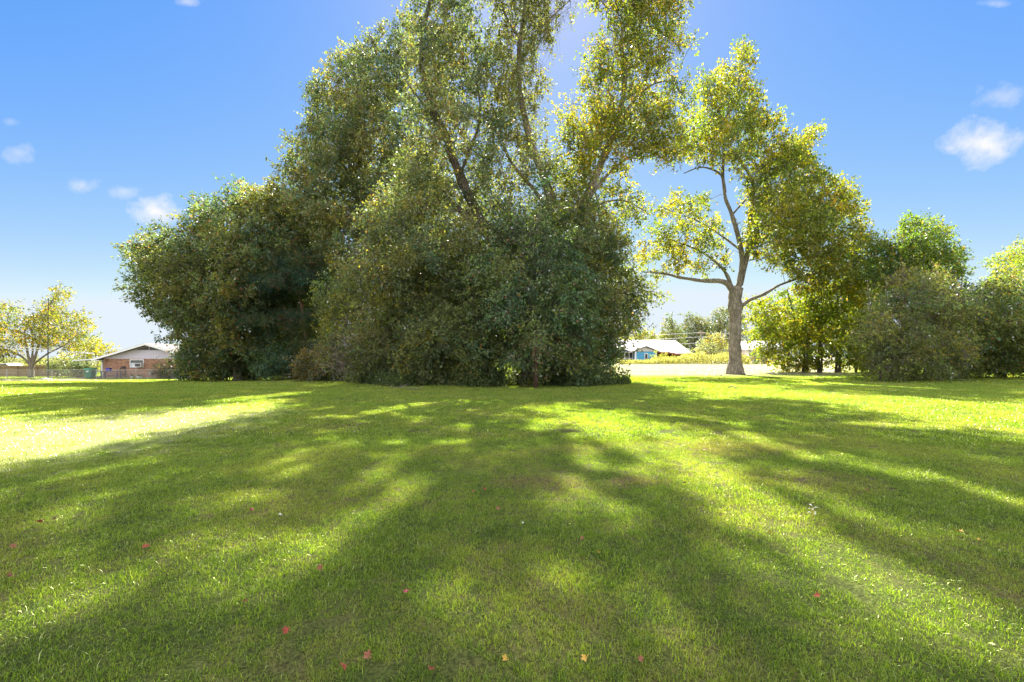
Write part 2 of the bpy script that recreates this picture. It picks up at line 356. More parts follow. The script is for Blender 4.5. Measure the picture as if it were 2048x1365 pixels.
def build_grass():
    src = bpy.data.collections.new('grass_tiles'); g = np.random.default_rng(5)
    specs = [(.5, 1900, .0044, .039)] * 4 + [(1.2, 2600, .011, .05)] * 3 + [(3.0, 4200, .03, .06)] * 3
    for i, sp in enumerate(specs):
        me = blade_tile(f'grass_tile_{i}', *sp, seed=40 + i); me.materials.append(M['grass'])
        o = bpy.data.objects.new(f'grass_tile_{i}', me); src.objects.link(o)
    P, Rz, I, S = [], [], [], []
    def ring(y0, y1, step, ids, side=1.22, extra=1.2):
        y = y0
        while y < y1:
            hx = y * side + extra; k = int(2 * hx / step) + 1
            x = np.linspace(-hx, hx, k) + g.uniform(-.12, .12, k) * step; yy = y + g.uniform(-.12, .12, k) * step
            P.append(np.stack([x, yy, H(x, yy)], -1)); Rz.append(g.uniform(0, 6.28, k)); I.append(g.choice(ids, k))
            patch = np.array([mnoise.noise(Vector((a * .6, b * .6, 3))) for a, b in zip(x, yy)])
            S.append(1 + .28 * patch + g.uniform(-.1, .1, k)); y += step
    ring(-.6, 8.6, .42, [0, 1, 2, 3], 1.2, 2); ring(8.6, 26, 1.0, [4, 5, 6]); ring(26, 100, 2.6, [7, 8, 9])
    P = np.concatenate(P); Rz = np.concatenate(Rz); I = np.concatenate(I); S = np.concatenate(S)
    me = bpy.data.meshes.new('grass'); me.vertices.add(len(P)); me.vertices.foreach_set('co', P.astype(np.float32).ravel())
    for nm, typ, arr in (('rz', 'FLOAT', Rz), ('sc', 'FLOAT', S), ('idx', 'INT', I)):
        at = me.attributes.new(nm, typ, 'POINT'); at.data.foreach_set('value', arr.astype(np.int32 if typ == 'INT' else np.float32))
    o = link('grass', me, M['grass']); tag(o, 'short mown green grass blades covering the lawn', 'grass', kind='stuff')
    ng = bpy.data.node_groups.new('scatter_grass', 'GeometryNodeTree')
    ng.interface.new_socket('Geometry', in_out='INPUT', socket_type='NodeSocketGeometry'); ng.interface.new_socket('Geometry', in_out='OUTPUT', socket_type='NodeSocketGeometry')
    N = ng.nodes; L = ng.links
    gi = N.new('NodeGroupInput'); go = N.new('NodeGroupOutput'); m2p = N.new('GeometryNodeMeshToPoints'); iop = N.new('GeometryNodeInstanceOnPoints')
    ci = N.new('GeometryNodeCollectionInfo'); ci.inputs['Collection'].default_value = src; ci.inputs['Separate Children'].default_value = True; ci.inputs['Reset Children'].default_value = True
    def attr(nm, typ):
        a = N.new('GeometryNodeInputNamedAttribute'); a.data_type = typ; a.inputs['Name'].default_value = nm
        return [s for s in a.outputs if s.enabled and s.name == 'Attribute'][0]
    cx = N.new('ShaderNodeCombineXYZ')
    L.new(attr('rz', 'FLOAT'), cx.inputs[2]); L.new(gi.outputs[0], m2p.inputs[0]); L.new(m2p.outputs[0], iop.inputs['Points'])
    L.new(ci.outputs[0], iop.inputs['Instance']); iop.inputs['Pick Instance'].default_value = True
    L.new(attr('idx', 'INT'), iop.inputs['Instance Index']); L.new(cx.outputs[0], iop.inputs['Rotation']); L.new(attr('sc', 'FLOAT'), iop.inputs['Scale'])
    L.new(iop.outputs[0], go.inputs[0])
    md = o.modifiers.new('scatter', 'NODES'); md.node_group = ng
build_grass()


# ------------------------------------------------------------------ trees
def unit(a): return a / np.maximum(np.linalg.norm(a, axis=-1, keepdims=True), 1e-9)
def inside(poly, p):
    poly = np.asarray(poly, float); x, y = p[:, 0], p[:, 1]; c = np.zeros(len(p), bool); j = len(poly) - 1
    for i in range(len(poly)):
        xi, yi = poly[i]; xj, yj = poly[j]
        c ^= ((yi > y) != (yj > y)) & (x < (xj - xi) * (y - yi) / (yj - yi + 1e-9) + xi); j = i
    return c
def edge_dist(poly, p):
    poly = np.asarray(poly, float); d = np.full(len(p), 1e9)
    for i in range(len(poly)):
        a, b = poly[i - 1], poly[i]; ab = b - a; t = np.clip(((p - a) @ ab) / (ab @ ab + 1e-9), 0, 1)
        d = np.minimum(d, np.linalg.norm(p - a - t[:, None] * ab, axis=1))
    return d
def smooth_line(pts, rad, sub=5):
    P = [Vector(p) for p in pts]; out = []; rr = []
    for i in range(len(P) - 1):
        p0, p1, p2, p3 = P[max(i - 1, 0)], P[i], P[i + 1], P[min(i + 2, len(P) - 1)]
        for k in range(sub):
            t = k / sub
            out.append(.5 * ((2 * p1) + (p2 - p0) * t + (2 * p0 - 5 * p1 + 4 * p2 - p3) * t * t + (3 * p1 - p0 - 3 * p2 + p3) * t ** 3)); rr.append(rad[i] * (1 - t) + rad[i + 1] * t)
    out.append(P[-1]); rr.append(rad[-1]); return out, rr

def leaves(g, P, D, size, width, col, N0):
    """one small folded blade per leaf: P base points, D directions"""
    n = len(P); nrm = unit(g.normal(0, .55, (n, 3)) + N0); s = unit(np.cross(D, nrm)); up = unit(np.cross(s, D))
    q = g.uniform(.45, 1.4, n)[:, None]; L = size * q; w = width * q * g.uniform(.8, 1.15, n)[:, None]
    b = P; t = P + D * L - up * L * .12; m = P + D * L * .48 + up * L * .05
    V = np.stack([b, m + s * w * .5, t, m - s * w * .5], 1).reshape(-1, 3)
    return V, np.repeat(col, 4, axis=0)

# openings cut into the canopy so that sun patches land here: polylines on the ground with a radius in metres
GAPS = [([(1180, 856), (1300, 905)], .42), ([(1300, 905), (1420, 960), (1560, 1050)], .44), ([(1560, 1050), (1700, 1125), (1850, 1205), (2060, 1320)], .33), ([(1150, 872), (1190, 935)], .2), ([(1130, 955), (1185, 1010)], .18),
        ([(850, 955), (790, 1000), (650, 1080), (570, 1130)], .19), ([(900, 885)], .32), ([(835, 808), (740, 828)], .35), ([(690, 834), (640, 835)], .3), ([(1070, 858), (1110, 845)], .4), ([(795, 886)], .25), ([(1275, 1150), (1320, 1220), (1375, 1310)], .11),
        ([(1222, 1210)], .1), ([(870, 1180), (900, 1240), (985, 1295)], .12), ([(1085, 1140), (1135, 1172)], .11), ([(1120, 1300), (1150, 1350)], .09), ([(690, 1330), (760, 1350)], .09), ([(60, 1055), (125, 1030)], .12), ([(240, 985), (170, 1010)], .12), ([(560, 925)], .18),
        ([(440, 1015), (500, 990)], .16), ([(1490, 868), (1620, 920)], .26), ([(1740, 850), (1865, 857)], .38), ([(1690, 922), (1800, 955)], .22), ([(1890, 838), (2060, 868)], .3), ([(1560, 790), (1700, 802)], .3), ([(1820, 796), (2060, 822)], .35), ([(1700, 770), (1860, 778)], .4),
        ([(-10, 792), (70, 786)], .8), ([(-10, 836), (110, 826)], .4), ([(450, 802), (600, 786)], .6), ([(640, 772), (690, 766)], .8), ([(1330, 830), (1480, 850)], .2), ([(930, 850), (940, 870)], .2), ([(740, 945)], .12), ([(1000, 770), (1060, 778)], .5), ([(610, 935), (560, 960)], .12), ([(300, 1130), (380, 1075)], .1), ([(1900, 960), (2050, 1010)], .2)]
GSEG = []
for line, r in GAPS:
    q = [np.array(GP(*p)[:2]) for p in line]; q = q if len(q) > 1 else q * 2
    GSEG += [(q[i], q[i + 1], r) for i in range(len(q) - 1)]
LAT = np.random.default_rng(99).random((256, 256))
def vnoise(x, y):
    xi = np.floor(x).astype(int); yi = np.floor(y).astype(int); fx = x - xi; fy = y - yi; fx = fx * fx * (3 - 2 * fx); fy = fy * fy * (3 - 2 * fy)
    q = lambda a, b: LAT[a % 256, b % 256]
    return (q(xi, yi) * (1 - fx) + q(xi + 1, yi) * fx) * (1 - fy) + (q(xi, yi + 1) * (1 - fx) + q(xi + 1, yi + 1) * fx) * fy
def open_gaps(g, P):  # drops leaves along sun rays to put light patches on the lawn
    s = np.array(sv); G2 = (P - s * (P[:, 2:3] / s[2]))[:, :2]
    v = .65 * vnoise(G2[:, 0] / .55, G2[:, 1] / .75) + .35 * vnoise(G2[:, 0] / .25 + 31, G2[:, 1] / .3 + 7)
    keep = ~((v > .66) & (G2[:, 1] < 17) & (g.random(len(P)) < .8))
    wob = 1 + .32 * np.sin(G2[:, 0] * 5.1 + 1.7 * np.sin(G2[:, 1] * 3.3)) * np.sin(G2[:, 1] * 4.3 + 1.1)
    for a, b, r in GSEG:
        ab = b - a; t = np.clip(((G2 - a) @ ab) / (ab @ ab + 1e-9), 0, 1); d = np.linalg.norm(G2 - a - t[:, None] * ab, axis=1)
        keep &= ~((d < (r if r > .3 else r * .8) * wob + .03) & (g.random(len(P)) < .97))
    return keep

def leaf_object(name, V, C, mat, parent):
    n = len(V) // 4
    me = raw_mesh(name, V, np.arange(n * 4), np.arange(n) * 4, np.full(n, 4), False, {'col': ('FLOAT_COLOR', np.concatenate([C, np.ones((len(C), 1))], 1))})
    return link(name, me, mat, parent, True)

def tree(name, label, cat, base, Y, polys, limbs, seed, T=4, rc=1.0, sp=1.2, twigs=40, lpt=14, size=.13, width=.06, cols=((.05, .085, .025), (.12, .15, .05)),
         autumn=(.22, .12, .04), autumn_amt=.03, mat='leaf', bark='bark', flat=.75, hang=.15, tw_len=.75, group=None, stick=.5, wood_r=.012, max_clump=600, crown_name='crown', gap=.12, trunk_z=None, bare=0, kind=None, clear=None, cw=20, spray=.45, tone_k=.34):
    if clear: clear = [np.array(cl + cl[::-1], float) for cl in clear]
    g = np.random.default_rng(seed)
    bx, by, bz = G(base, Y); root = empty(name, (bx, by, bz), label, cat, group)
    if kind: root['kind'] = kind
    wood = MB(); nodes = []; 
    for pts, r0, r1 in limbs:
        P = [W(p[0], p[1], Y + (p[2] if len(p) > 2 else 0)) for p in pts]
        if pts[0][1] > 10000: P[0] = np.array([P[0][0], P[0][1], bz - .1])
        k = len(P); rad = [r0 + (r1 - r0) * (i / (k - 1)) ** .8 for i in range(k)]
        q, rr = smooth_line(P, rad, 5); amp = min(.12, r0 * .25)
        q = [v + Vector(mnoise.noise_vector(v * .7)) * amp * (0 if i == 0 else 1) for i, v in enumerate(q)]
        if k >= 2 and r0 > .3 and P[0][2] < bz + .3:      # root flare
            rr = [r * (1 + .55 * math.exp(-(v.z - bz) / .35)) if v.z > bz else r * 1.6 for r, v in zip(rr, q)]
        rr = [r * (1 + .3 * mnoise.noise(v * 2.3 + Vector((seed, 0, 0)))) for r, v in zip(rr, q)]
        wood.tube(q, rr, 14 if r0 > .25 else 8); nodes += [np.array(v) for v in q[2:]]
    if not nodes: nodes = [np.array([bx, by, bz])]
    C = []
    for poly in polys:
        poly, dens = (poly if isinstance(poly, tuple) else (poly, 1)); poly = np.asarray(poly, float)
        lo, hi = poly.min(0), poly.max(0); p = g.uniform(lo, hi, (60000, 2)); p = p[inside(poly, p)]
        m = F / Y; d = edge_dist(poly, p) / m; ok = d > rc * .35; p, d = p[ok], d[ok]
        off = g.uniform(-1, 1, len(p)) * T * np.sqrt(np.clip(d / T, .12, 1))
        q = np.stack([(p[:, 0] - 1024) / F * (Y), Y + off, EYE + (HZ - p[:, 1]) / F * Y], -1); q[:, 0] *= (Y + off) / Y; q[:, 2] = EYE + (q[:, 2] - EYE) * (Y + off) / Y
        keep = []; s_ = sp / math.sqrt(dens)
        for c in q[:9000]:
            if len(C) + len(keep) >= max_clump: break
            if c[2] < h(c[0], c[1]) + rc * .2: continue
            if gap and mnoise.noise(Vector(c * .55 / max(rc, .5)) + Vector((seed, 0, 0))) + .6 * mnoise.noise(Vector(c * 1.3 / max(rc, .5))) < gap - .24: continue
            if clear and (c[1] < Y + 1.5) and g.random() < .93 and min(edge_dist(cl, np.array([[1024 + c[0] / c[1] * F, HZ - (c[2] - EYE) / c[1] * F]]))[0] for cl in clear) < cw: continue
            if all((c[0] - k[0]) ** 2 + (c[1] - k[1]) ** 2 + ((c[2] - k[2]) * 1.15) ** 2 > s_ * s_ for k in keep[-700:]): keep.append(c)
        C += keep
    C = np.array(C); CR = g.uniform(.55, 1.3, len(C)); mid = C.mean(0); ext = []
    for j in g.choice(len(C), int(len(C) * spray)):          # small outlying sprays that break the outline
        d = unit(unit(C[j] - mid) + g.normal(0, .55, 3)); q = C[j] + d * rc * g.uniform(.7, 1.5)
        if q[2] > h(q[0], q[1]) + .25: ext.append(q)
    if ext: C = np.vstack([C, ext]); CR = np.concatenate([CR, g.uniform(.28, .5, len(ext))])
    # grow branches from the limbs out to each clump
    N = np.array(nodes); par = -np.ones(len(N), int); plen = np.zeros(len(N)); d0 = np.min(np.linalg.norm(C[:, None] - N[None], axis=2), axis=1); order = np.argsort(d0)
    nn0 = len(N)
    for i in order:
        c = C[i]; dd = np.linalg.norm(N - c, axis=1) * (1 + .6 * (N[:, 2] > c[2])) + .3 * plen; j = int(np.argmin(dd))
        N = np.vstack([N, c]); par = np.append(par, j); plen = np.append(plen, plen[j] + np.linalg.norm(N[j] - c))
    cnt = np.ones(len(N))
    for i in range(len(N) - 1, nn0 - 1, -1):
        if par[i] >= nn0: cnt[par[i]] += cnt[i]
    for i in range(nn0, len(N)):
        a, b = N[par[i]], N[i]; r = wood_r * (cnt[i] + .6) ** .5; r2 = wood_r * max(1, cnt[i] - 1) ** .5
        L = np.linalg.norm(b - a); m1 = a * .66 + b * .34 + g.normal(0, .07, 3) * L + [0, 0, .06 * L]; m2 = a * .33 + b * .67 + g.normal(0, .07, 3) * L + [0, 0, .07 * L]
        wood.tube([a, m1, m2, b], [r * 1.15, r, r, r2], 5, False)
    # twigs and leaves
    nt = np.maximum(3, (twigs * np.clip(CR, 0, 1.15) ** 1.7).astype(int)); n = int(nt.sum())
    cc = np.repeat(C, nt, axis=0); tone = np.repeat(g.normal(0, 1, len(C)), nt); hue = np.repeat(g.normal(.2, .8, len(C)), nt); rr_ = np.repeat(rc * CR, nt)
    u = unit(g.normal(0, 1, (n, 3))); rad = g.random(n) ** .5 * rr_
    st = cc + u * rad[:, None] * np.array([1, 1, flat]) * .85; dr = unit(u + g.normal(0, .5, (n, 3)) + np.array([0, 0, -hang])); Ls = tw_len * g.uniform(.5, 1.2, n)
    okz = st[:, 2] > H(st[:, 0], st[:, 1]) + .05
    st, dr, Ls, tone, hue = st[okz], dr[okz], Ls[okz], tone[okz], hue[okz]; n = len(st); ccx = cc[okz]
    ns = int(n * stick)                                   # bare twig sticks, fine three-sided
    if ns:
        sel = g.choice(n, ns, replace=False); a0 = ccx[sel] * .45 + st[sel] * .55; a1 = st[sel] + dr[sel] * Ls[sel][:, None]; d = unit(a1 - a0)
        x = unit(np.cross(d, g.normal(0, 1, (ns, 3)))); y = np.cross(d, x); r = wood_r * .62
        ring = [x * math.cos(k * 2.094) + y * math.sin(k * 2.094) for k in range(3)]
        V = np.stack([a0 + q * r for q in ring] + [a1 + q * r * .5 for q in ring], 1).reshape(-1, 3); b = len(wood.v)
        TV = V; TF = (np.arange(ns)[:, None, None] * 6 + np.array([[0, 1, 4, 3], [1, 2, 5, 4], [2, 0, 3, 5]])).reshape(-1, 4)
    keepn = int(n * (1 - bare)); 
    k = lpt; tt = g.random((keepn, k)); P = st[:keepn, None] + dr[:keepn, None] * (tt * Ls[:keepn, None])[..., None] + g.normal(0, .035 + size * .24, (keepn, k, 3))
    D = unit(dr[:keepn, None] * .7 + g.normal(0, .7, (keepn, k, 3)) + np.array([0, 0, -hang * 1.5]))
    P = P.reshape(-1, 3); D = D.reshape(-1, 3); okg = open_gaps(g, P)
    tn = np.repeat(tone[:keepn], k) * tone_k
    c1, c2 = np.array(cols[0]), np.array(cols[1]); f = np.clip(.5 + tn + g.normal(0, .42, len(P)), 0, 1)[:, None]; col = (c1 * (1 - f) + c2 * f) * (1 + np.clip(np.repeat(hue[:keepn], k), -1.2, 1.6)[:, None] * np.array([-.13, .03, .42]))
    au = g.random(len(P)) < autumn_amt * np.exp(np.repeat(tone[:keepn], k) * .8); col[au] = np.array(autumn) * g.uniform(.6, 1.3, (au.sum(), 1))
    out = unit(st[:keepn] - ccx[:keepn]); N0 = np.repeat(unit(out * .8 + np.array([0, 0, .75])), k, axis=0)
    V, CC = leaves(g, P[okg], D[okg], size, width, col[okg], N0[okg])
    leaf_object(crown_name, V, CC, M[mat], root)
    # wood mesh (limbs + branches + twig sticks)
    V0 = np.array(wood.v) if wood.v else np.zeros((0, 3)); lp = [i for f_ in wood.f for i in f_]; tot = [len(f_) for f_ in wood.f]
    if ns: lp = lp + (TF + len(V0)).ravel().tolist(); tot += [4] * len(TF); V0 = np.vstack([V0, TV])
    st_ = np.concatenate([[0], np.cumsum(tot)[:-1]]); me = raw_mesh('trunk', V0, lp, st_, tot, True)
    me.materials.append(M[bark]); me.materials.append(M['twig_bark'])
    if ns: mi = np.zeros(len(tot), np.int32); mi[-len(TF):] = 1; me.polygons.foreach_set('material_index', mi)
    link('trunk', me, M[bark], root, True)
    return root

GR = 20000   # marks a limb that starts in the ground
def build_trees():
    # --- the central clump
    tree('oak_tree', 'tall oak with two dark trunks leaning over the dark evergreen thicket', 'tree', 1060, 26,
         [[(828, 95), (834, 20), (842, -40), (856, -170), (960, -200), (972, -50), (935, 20), (950, 90), (990, 60), (1010, 150), (1005, 300), (1040, 390), (1050, 500), (980, 560), (880, 610), (800, 610), (730, 560), (700, 470), (740, 400), (800, 360), (826, 280), (826, 200)]],
         [([(1065, GR), (1045, 600), (1000, 500), (955, 425), (920, 350), (890, 270), (855, 190), (840, 110), (860, 0), (880, -90)], .5, .05), ([(1030, 560), (980, 480), (930, 430), (900, 400), (850, 350), (800, 290)], .3, .05),
          ([(890, 270), (850, 215), (810, 160)], .1, .04), ([(955, 425), (890, 420), (820, 430)], .12, .04), ([(920, 350), (960, 240), (950, 150)], .11, .04), ([(1000, 500), (900, 540), (820, 560)], .12, .04)],
         11, T=3.2, rc=.8, sp=1.06, twigs=34, lpt=15, size=.145, width=.09, cols=((.055, .078, .035), (.165, .18, .075)), autumn=(.19, .12, .06), autumn_amt=.05, gap=.19, tone_k=.42, clear=[[(1000, 500), (955, 425), (920, 350), (890, 270), (870, 220)], [(1000, 520), (930, 430), (905, 400)], [(930, 150), (905, 190)]], cw=24, max_clump=900)
    tree('grey_oak', 'broad silvery green oak behind and beside the leaning oak, dropping to the spreading oak', 'tree', 770, 39,
         [[(545, 440), (535, 395), (560, 330), (575, 285), (610, 225), (620, 165), (660, 118), (700, 88), (750, 68), (790, 20), (830, 5), (838, 80), (835, 160), (850, 280), (890, 330), (890, 430), (860, 560), (770, 670), (690, 650), (640, 580), (590, 500)]],
         [([(780, GR), (778, 640), (760, 520), (735, 400), (715, 280), (715, 170)], .5, .08), ([(760, 520), (690, 450), (620, 400)], .2, .06), ([(735, 400), (670, 310), (620, 260)], .16, .05), ([(772, 600), (700, 570), (640, 540)], .16, .05)],
         19, T=4, rc=1.2, sp=1.5, twigs=40, lpt=15, size=.2, width=.12, cols=((.055, .078, .035), (.165, .18, .075)), autumn=(.19, .12, .06), autumn_amt=.05, gap=.2, tone_k=.42, stick=.7, max_clump=700)
    tree('vine_clad_tree', 'slender tree with pale forked trunk rising from the thicket, loose crown behind the oak', 'tree', 1125, 28,
         [([(965, 10), (950, -80), (950, -230), (1040, -270), (1180, -240), (1160, -50), (1135, 5), (1125, 60), (1120, 110), (1100, 170), (1085, 260), (1130, 330), (1135, 420), (1050, 440), (1000, 340), (990, 220), (990, 110)], 1.0)],
         [([(1125, GR), (1118, 560), (1108, 430), (1085, 350), (1060, 280), (1040, 180), (1040, 90), (1050, 0), (1045, -130)], .42, .06), ([(1112, 440), (1075, 390), (1020, 320), (1000, 260)], .2, .06), ([(1040, 130), (1080, 60), (1140, 0)], .1, .03), ([(1042, 80), (1010, 30), (990, -50)], .09, .03)],
         12, T=2.8, rc=.72, sp=1.0, twigs=28, lpt=13, size=.135, width=.085, cols=((.065, .08, .03), (.16, .17, .06)), autumn_amt=.03, bark='pale_bark', gap=.2, clear=[[(1115, 500), (1108, 430), (1085, 350), (1060, 280), (1045, 220)], [(1112, 440), (1075, 390), (1020, 320)]], cw=18)
    tree('yellowing_tree', 'tall open-crowned tree turning yellow, between the oak and the lone pale-trunked tree', 'tree', 1150, 28,
         [([(1205, 30), (1165, -20), (1150, -190), (1180, -290), (1300, -300), (1430, -220), (1440, -60), (1345, 30), (1365, 100), (1345, 135), (1380, 160), (1375, 250), (1385, 300), (1330, 335), (1270, 320), (1200, 375), (1150, 430), (1105, 360), (1130, 290), (1105, 225), (1165, 180), (1170, 140), (1195, 70)], 1.15),
          ([(1180, 380), (1240, 350), (1290, 400), (1310, 435), (1260, 440), (1200, 460)], .6)],
         [([(1140, GR), (1145, 520), (1165, 420), (1205, 320), (1237, 235), (1250, 150), (1243, 75), (1270, 0), (1280, -130)], .36, .05), ([(1215, 300), (1255, 220), (1300, 172), (1350, 160)], .13, .03), ([(1175, 400), (1230, 335), (1290, 305), (1340, 325)], .12, .03),
          ([(1250, 140), (1290, 120), (1330, 80)], .08, .03), ([(1165, 420), (1240, 400), (1300, 430)], .09, .03)],
         13, T=3.0, rc=.7, sp=.98, twigs=26, lpt=12, size=.145, width=.095, cols=((.06, .078, .02), (.165, .175, .035)), autumn=(.32, .18, .04), autumn_amt=.035, spray=.7, mat='thin', bark='pale_bark', gap=.27, clear=[[(1165, 420), (1205, 320), (1237, 235), (1250, 150)], [(1250, 220), (1300, 172), (1340, 165)]], cw=14)
    tree('evergreen_shrub', 'dense dark blue-green evergreen thicket in front of the leaning oak trunks', 'shrub', 1080, 25,
         [[(925, 560), (965, 500), (1000, 470), (1020, 400), (1050, 430), (1075, 375), (1110, 430), (1150, 430), (1185, 540), (1200, 640), (1190, 772), (960, 774), (930, 700), (935, 600)]],
         [([(1050, GR), (1045, 690), (1030, 600)], .12, .05), ([(1100, GR), (1110, 690), (1120, 600)], .1, .05), ([(1010, GR), (1000, 700), (985, 620)], .1, .04)],
         14, T=3.5, rc=.85, sp=.85, twigs=44, lpt=14, size=.13, width=.085, cols=((.04, .068, .028), (.15, .185, .075)), mat='waxy', gap=.17, stick=.7, bark='twig_bark', autumn_amt=.02, tone_k=.45, autumn=(.22, .11, .05))
    tree('broadleaf_tree', 'broad dark green tree overhanging the lawn edge beside the distant blue house', 'tree', 1190, 27,
         [[(1090, 440), (1120, 380), (1150, 400), (1175, 365), (1200, 400), (1215, 430), (1245, 470), (1275, 540), (1298, 600), (1280, 640), (1252, 690), (1232, 735), (1215, 768), (1130, 768), (1130, 600)]],
         [([(1180, GR), (1180, 680), (1175, 580), (1180, 480)], .2, .06), ([(1180, 650), (1220, 590), (1260, 590)], .09, .03), ([(1180, 620), (1150, 540), (1140, 460)], .09, .03)],
         15, T=3.4, rc=.85, sp=.95, twigs=38, lpt=14, size=.14, width=.09, cols=((.05, .072, .024), (.165, .18, .06)), stick=.6, bark='twig_bark', gap=.17, autumn_amt=.03, tone_k=.45)
    tree('privet_bush', 'rounded olive green bush at the foot of the oak, between thicket and shaded scrub', 'bush', 880, 25.5,
         [[(820, 640), (860, 590), (920, 570), (960, 600), (985, 700), (970, 772), (840, 768), (800, 740), (810, 680)]],
         [([(890, GR), (890, 700), (880, 640)], .1, .04), ([(920, GR), (925, 700), (935, 640)], .09, .04)],
         16, T=3, rc=.75, sp=.8, twigs=38, lpt=14, size=.12, width=.08, cols=((.05, .07, .024), (.165, .18, .06)), gap=.18, tone_k=.45, autumn_amt=.01)
    tree('laurel_tree', 'shaded dark-trunked tree under the oak crown, behind the rounded olive bush', 'tree', 830, 30,
         [[(640, 570), (700, 530), (800, 500), (900, 480), (960, 500), (990, 600), (900, 740), (780, 750), (700, 740), (660, 690), (640, 630)]],
         [([(850, GR), (865, 640), (890, 560), (905, 500)], .26, .1), ([(870, 620), (820, 560), (780, 530)], .12, .05), ([(760, GR), (755, 650), (730, 580)], .14, .05)],
         17, T=4, rc=1.0, sp=1.05, twigs=36, lpt=14, size=.16, width=.1, cols=((.05, .068, .02), (.16, .175, .05)), gap=.18, autumn_amt=.015, tone_k=.45)
    tree('scrub_bush', 'tangled brown-green scrub under the oak canopy, between pine and olive bush', 'bush', 740, 27,
         [[(650, 690), (700, 655), (780, 660), (840, 690), (850, 765), (700, 762), (650, 745)]], [([(730, GR), (735, 720), (745, 690)], .06, .03), ([(790, GR), (790, 730), (780, 700)], .06, .03)],
         18, T=2.6, rc=.7, sp=.75, twigs=30, lpt=12, size=.12, width=.075, cols=((.045, .068, .02), (.14, .16, .05)), stick=.7, autumn_amt=.04, autumn=(.2, .11, .05), gap=.08, bark='twig_bark')
    # --- left clump
    tree('spreading_oak', 'wide spreading oak crown reaching over the brick house roof', 'tree', 460, 40,
         [[(252, 512), (285, 482), (330, 448), (345, 462), (380, 450), (405, 392), (432, 402), (470, 372), (512, 372), (560, 400), (610, 450), (640, 520), (600, 600), (560, 690), (540, 745), (380, 745), (352, 715), (365, 690), (330, 655), (300, 630), (285, 610), (262, 575), (278, 540)]],
         [([(478, GR), (470, 700), (455, 650), (440, 590), (430, 540), (420, 480)], .4, .1), ([(440, 590), (400, 560), (340, 520), (290, 510)], .16, .05), ([(430, 545), (470, 538), (520, 535), (570, 520)], .15, .05), ([(455, 650), (400, 640), (340, 610)], .13, .04), ([(430, 540), (470, 470), (500, 410)], .14, .05)],
         21, T=6, rc=1.3, sp=1.5, twigs=44, lpt=16, size=.2, width=.125, cols=((.045, .066, .028), (.14, .165, .065)), autumn=(.2, .1, .05), autumn_amt=.04, tone_k=.45, gap=.1)
    tree('water_oak', 'tall dark oak behind the pine, its crown meeting the grey-green oak', 'tree', 560, 44,
         [[(500, 430), (540, 395), (600, 400), (660, 450), (690, 560), (690, 660), (650, 740), (560, 740), (520, 660), (500, 560)]],
         [([(585, GR), (580, 640), (575, 540), (570, 450)], .32, .1), ([(580, 620), (620, 540), (640, 480)], .15, .05)],
         22, T=5, rc=1.3, sp=1.5, twigs=40, lpt=14, size=.21, width=.13, cols=((.05, .07, .025), (.15, .165, .06)), gap=.12, tone_k=.45)
    tree('pine_tree', 'dark long-needled pine with bare reddish trunk in the shade of the oaks', 'tree', 612, 36,
         [([(500, 560), (520, 520), (570, 500), (620, 500), (650, 540), (655, 590), (600, 590), (540, 600)], .9), ([(490, 640), (540, 615), (640, 620), (660, 650), (600, 665), (520, 665)], .8), ([(560, 700), (600, 680), (650, 690), (650, 720), (580, 730)], .8)],
         [([(614, GR), (612, 690), (604, 620), (595, 560), (592, 505)], .2, .06), ([(600, 590), (560, 570), (520, 560)], .06, .02), ([(606, 640), (560, 638), (510, 645)], .06, .02)],
         23, T=3.5, rc=.75, sp=1.0, twigs=46, lpt=24, size=.34, width=.022, cols=((.018, .04, .02), (.05, .085, .04)), mat='needle', bark='red_bark', flat=.5, tw_len=.4, gap=.1, autumn=(.2, .1, .04), autumn_amt=.06)
    for i, (b, Y, poly, lab, c, sd) in enumerate((
        (405, 44, [(362, 757), (358, 720), (372, 690), (410, 670), (440, 690), (448, 757)], 'dark leafy shrub against the end of the brick house wall', ((.03, .05, .02), (.085, .11, .04)), 31),
        (480, 43, [(440, 757), (445, 715), (480, 695), (520, 705), (530, 757)], 'deep green shrub under the spreading oak, next to the dark wall shrub', ((.025, .045, .02), (.07, .095, .04)), 32),
        (565, 37, [(515, 757), (520, 700), (560, 680), (610, 690), (620, 757)], 'glossy green shrub at the foot of the pine trunk', ((.035, .07, .03), (.1, .14, .06)), 33),
        (650, 31, [(600, 760), (605, 715), (640, 690), (700, 690), (715, 760)], 'brownish twiggy shrub between pine and tangled scrub', ((.05, .055, .03), (.12, .11, .06)), 34))):
        tree('shrub', lab, 'shrub', b, Y, [poly], [([(b, GR), (b, 730), (b + 5, 715)], .07, .03), ([(b + 15, GR), (b + 18, 735), (b + 22, 720)], .05, .03)], sd, T=2.6, rc=.8, sp=.85, twigs=34, lpt=13, size=.17, width=.11, cols=c, group='shrubs along the tree line', gap=.04, stick=.5, autumn_amt=.05)
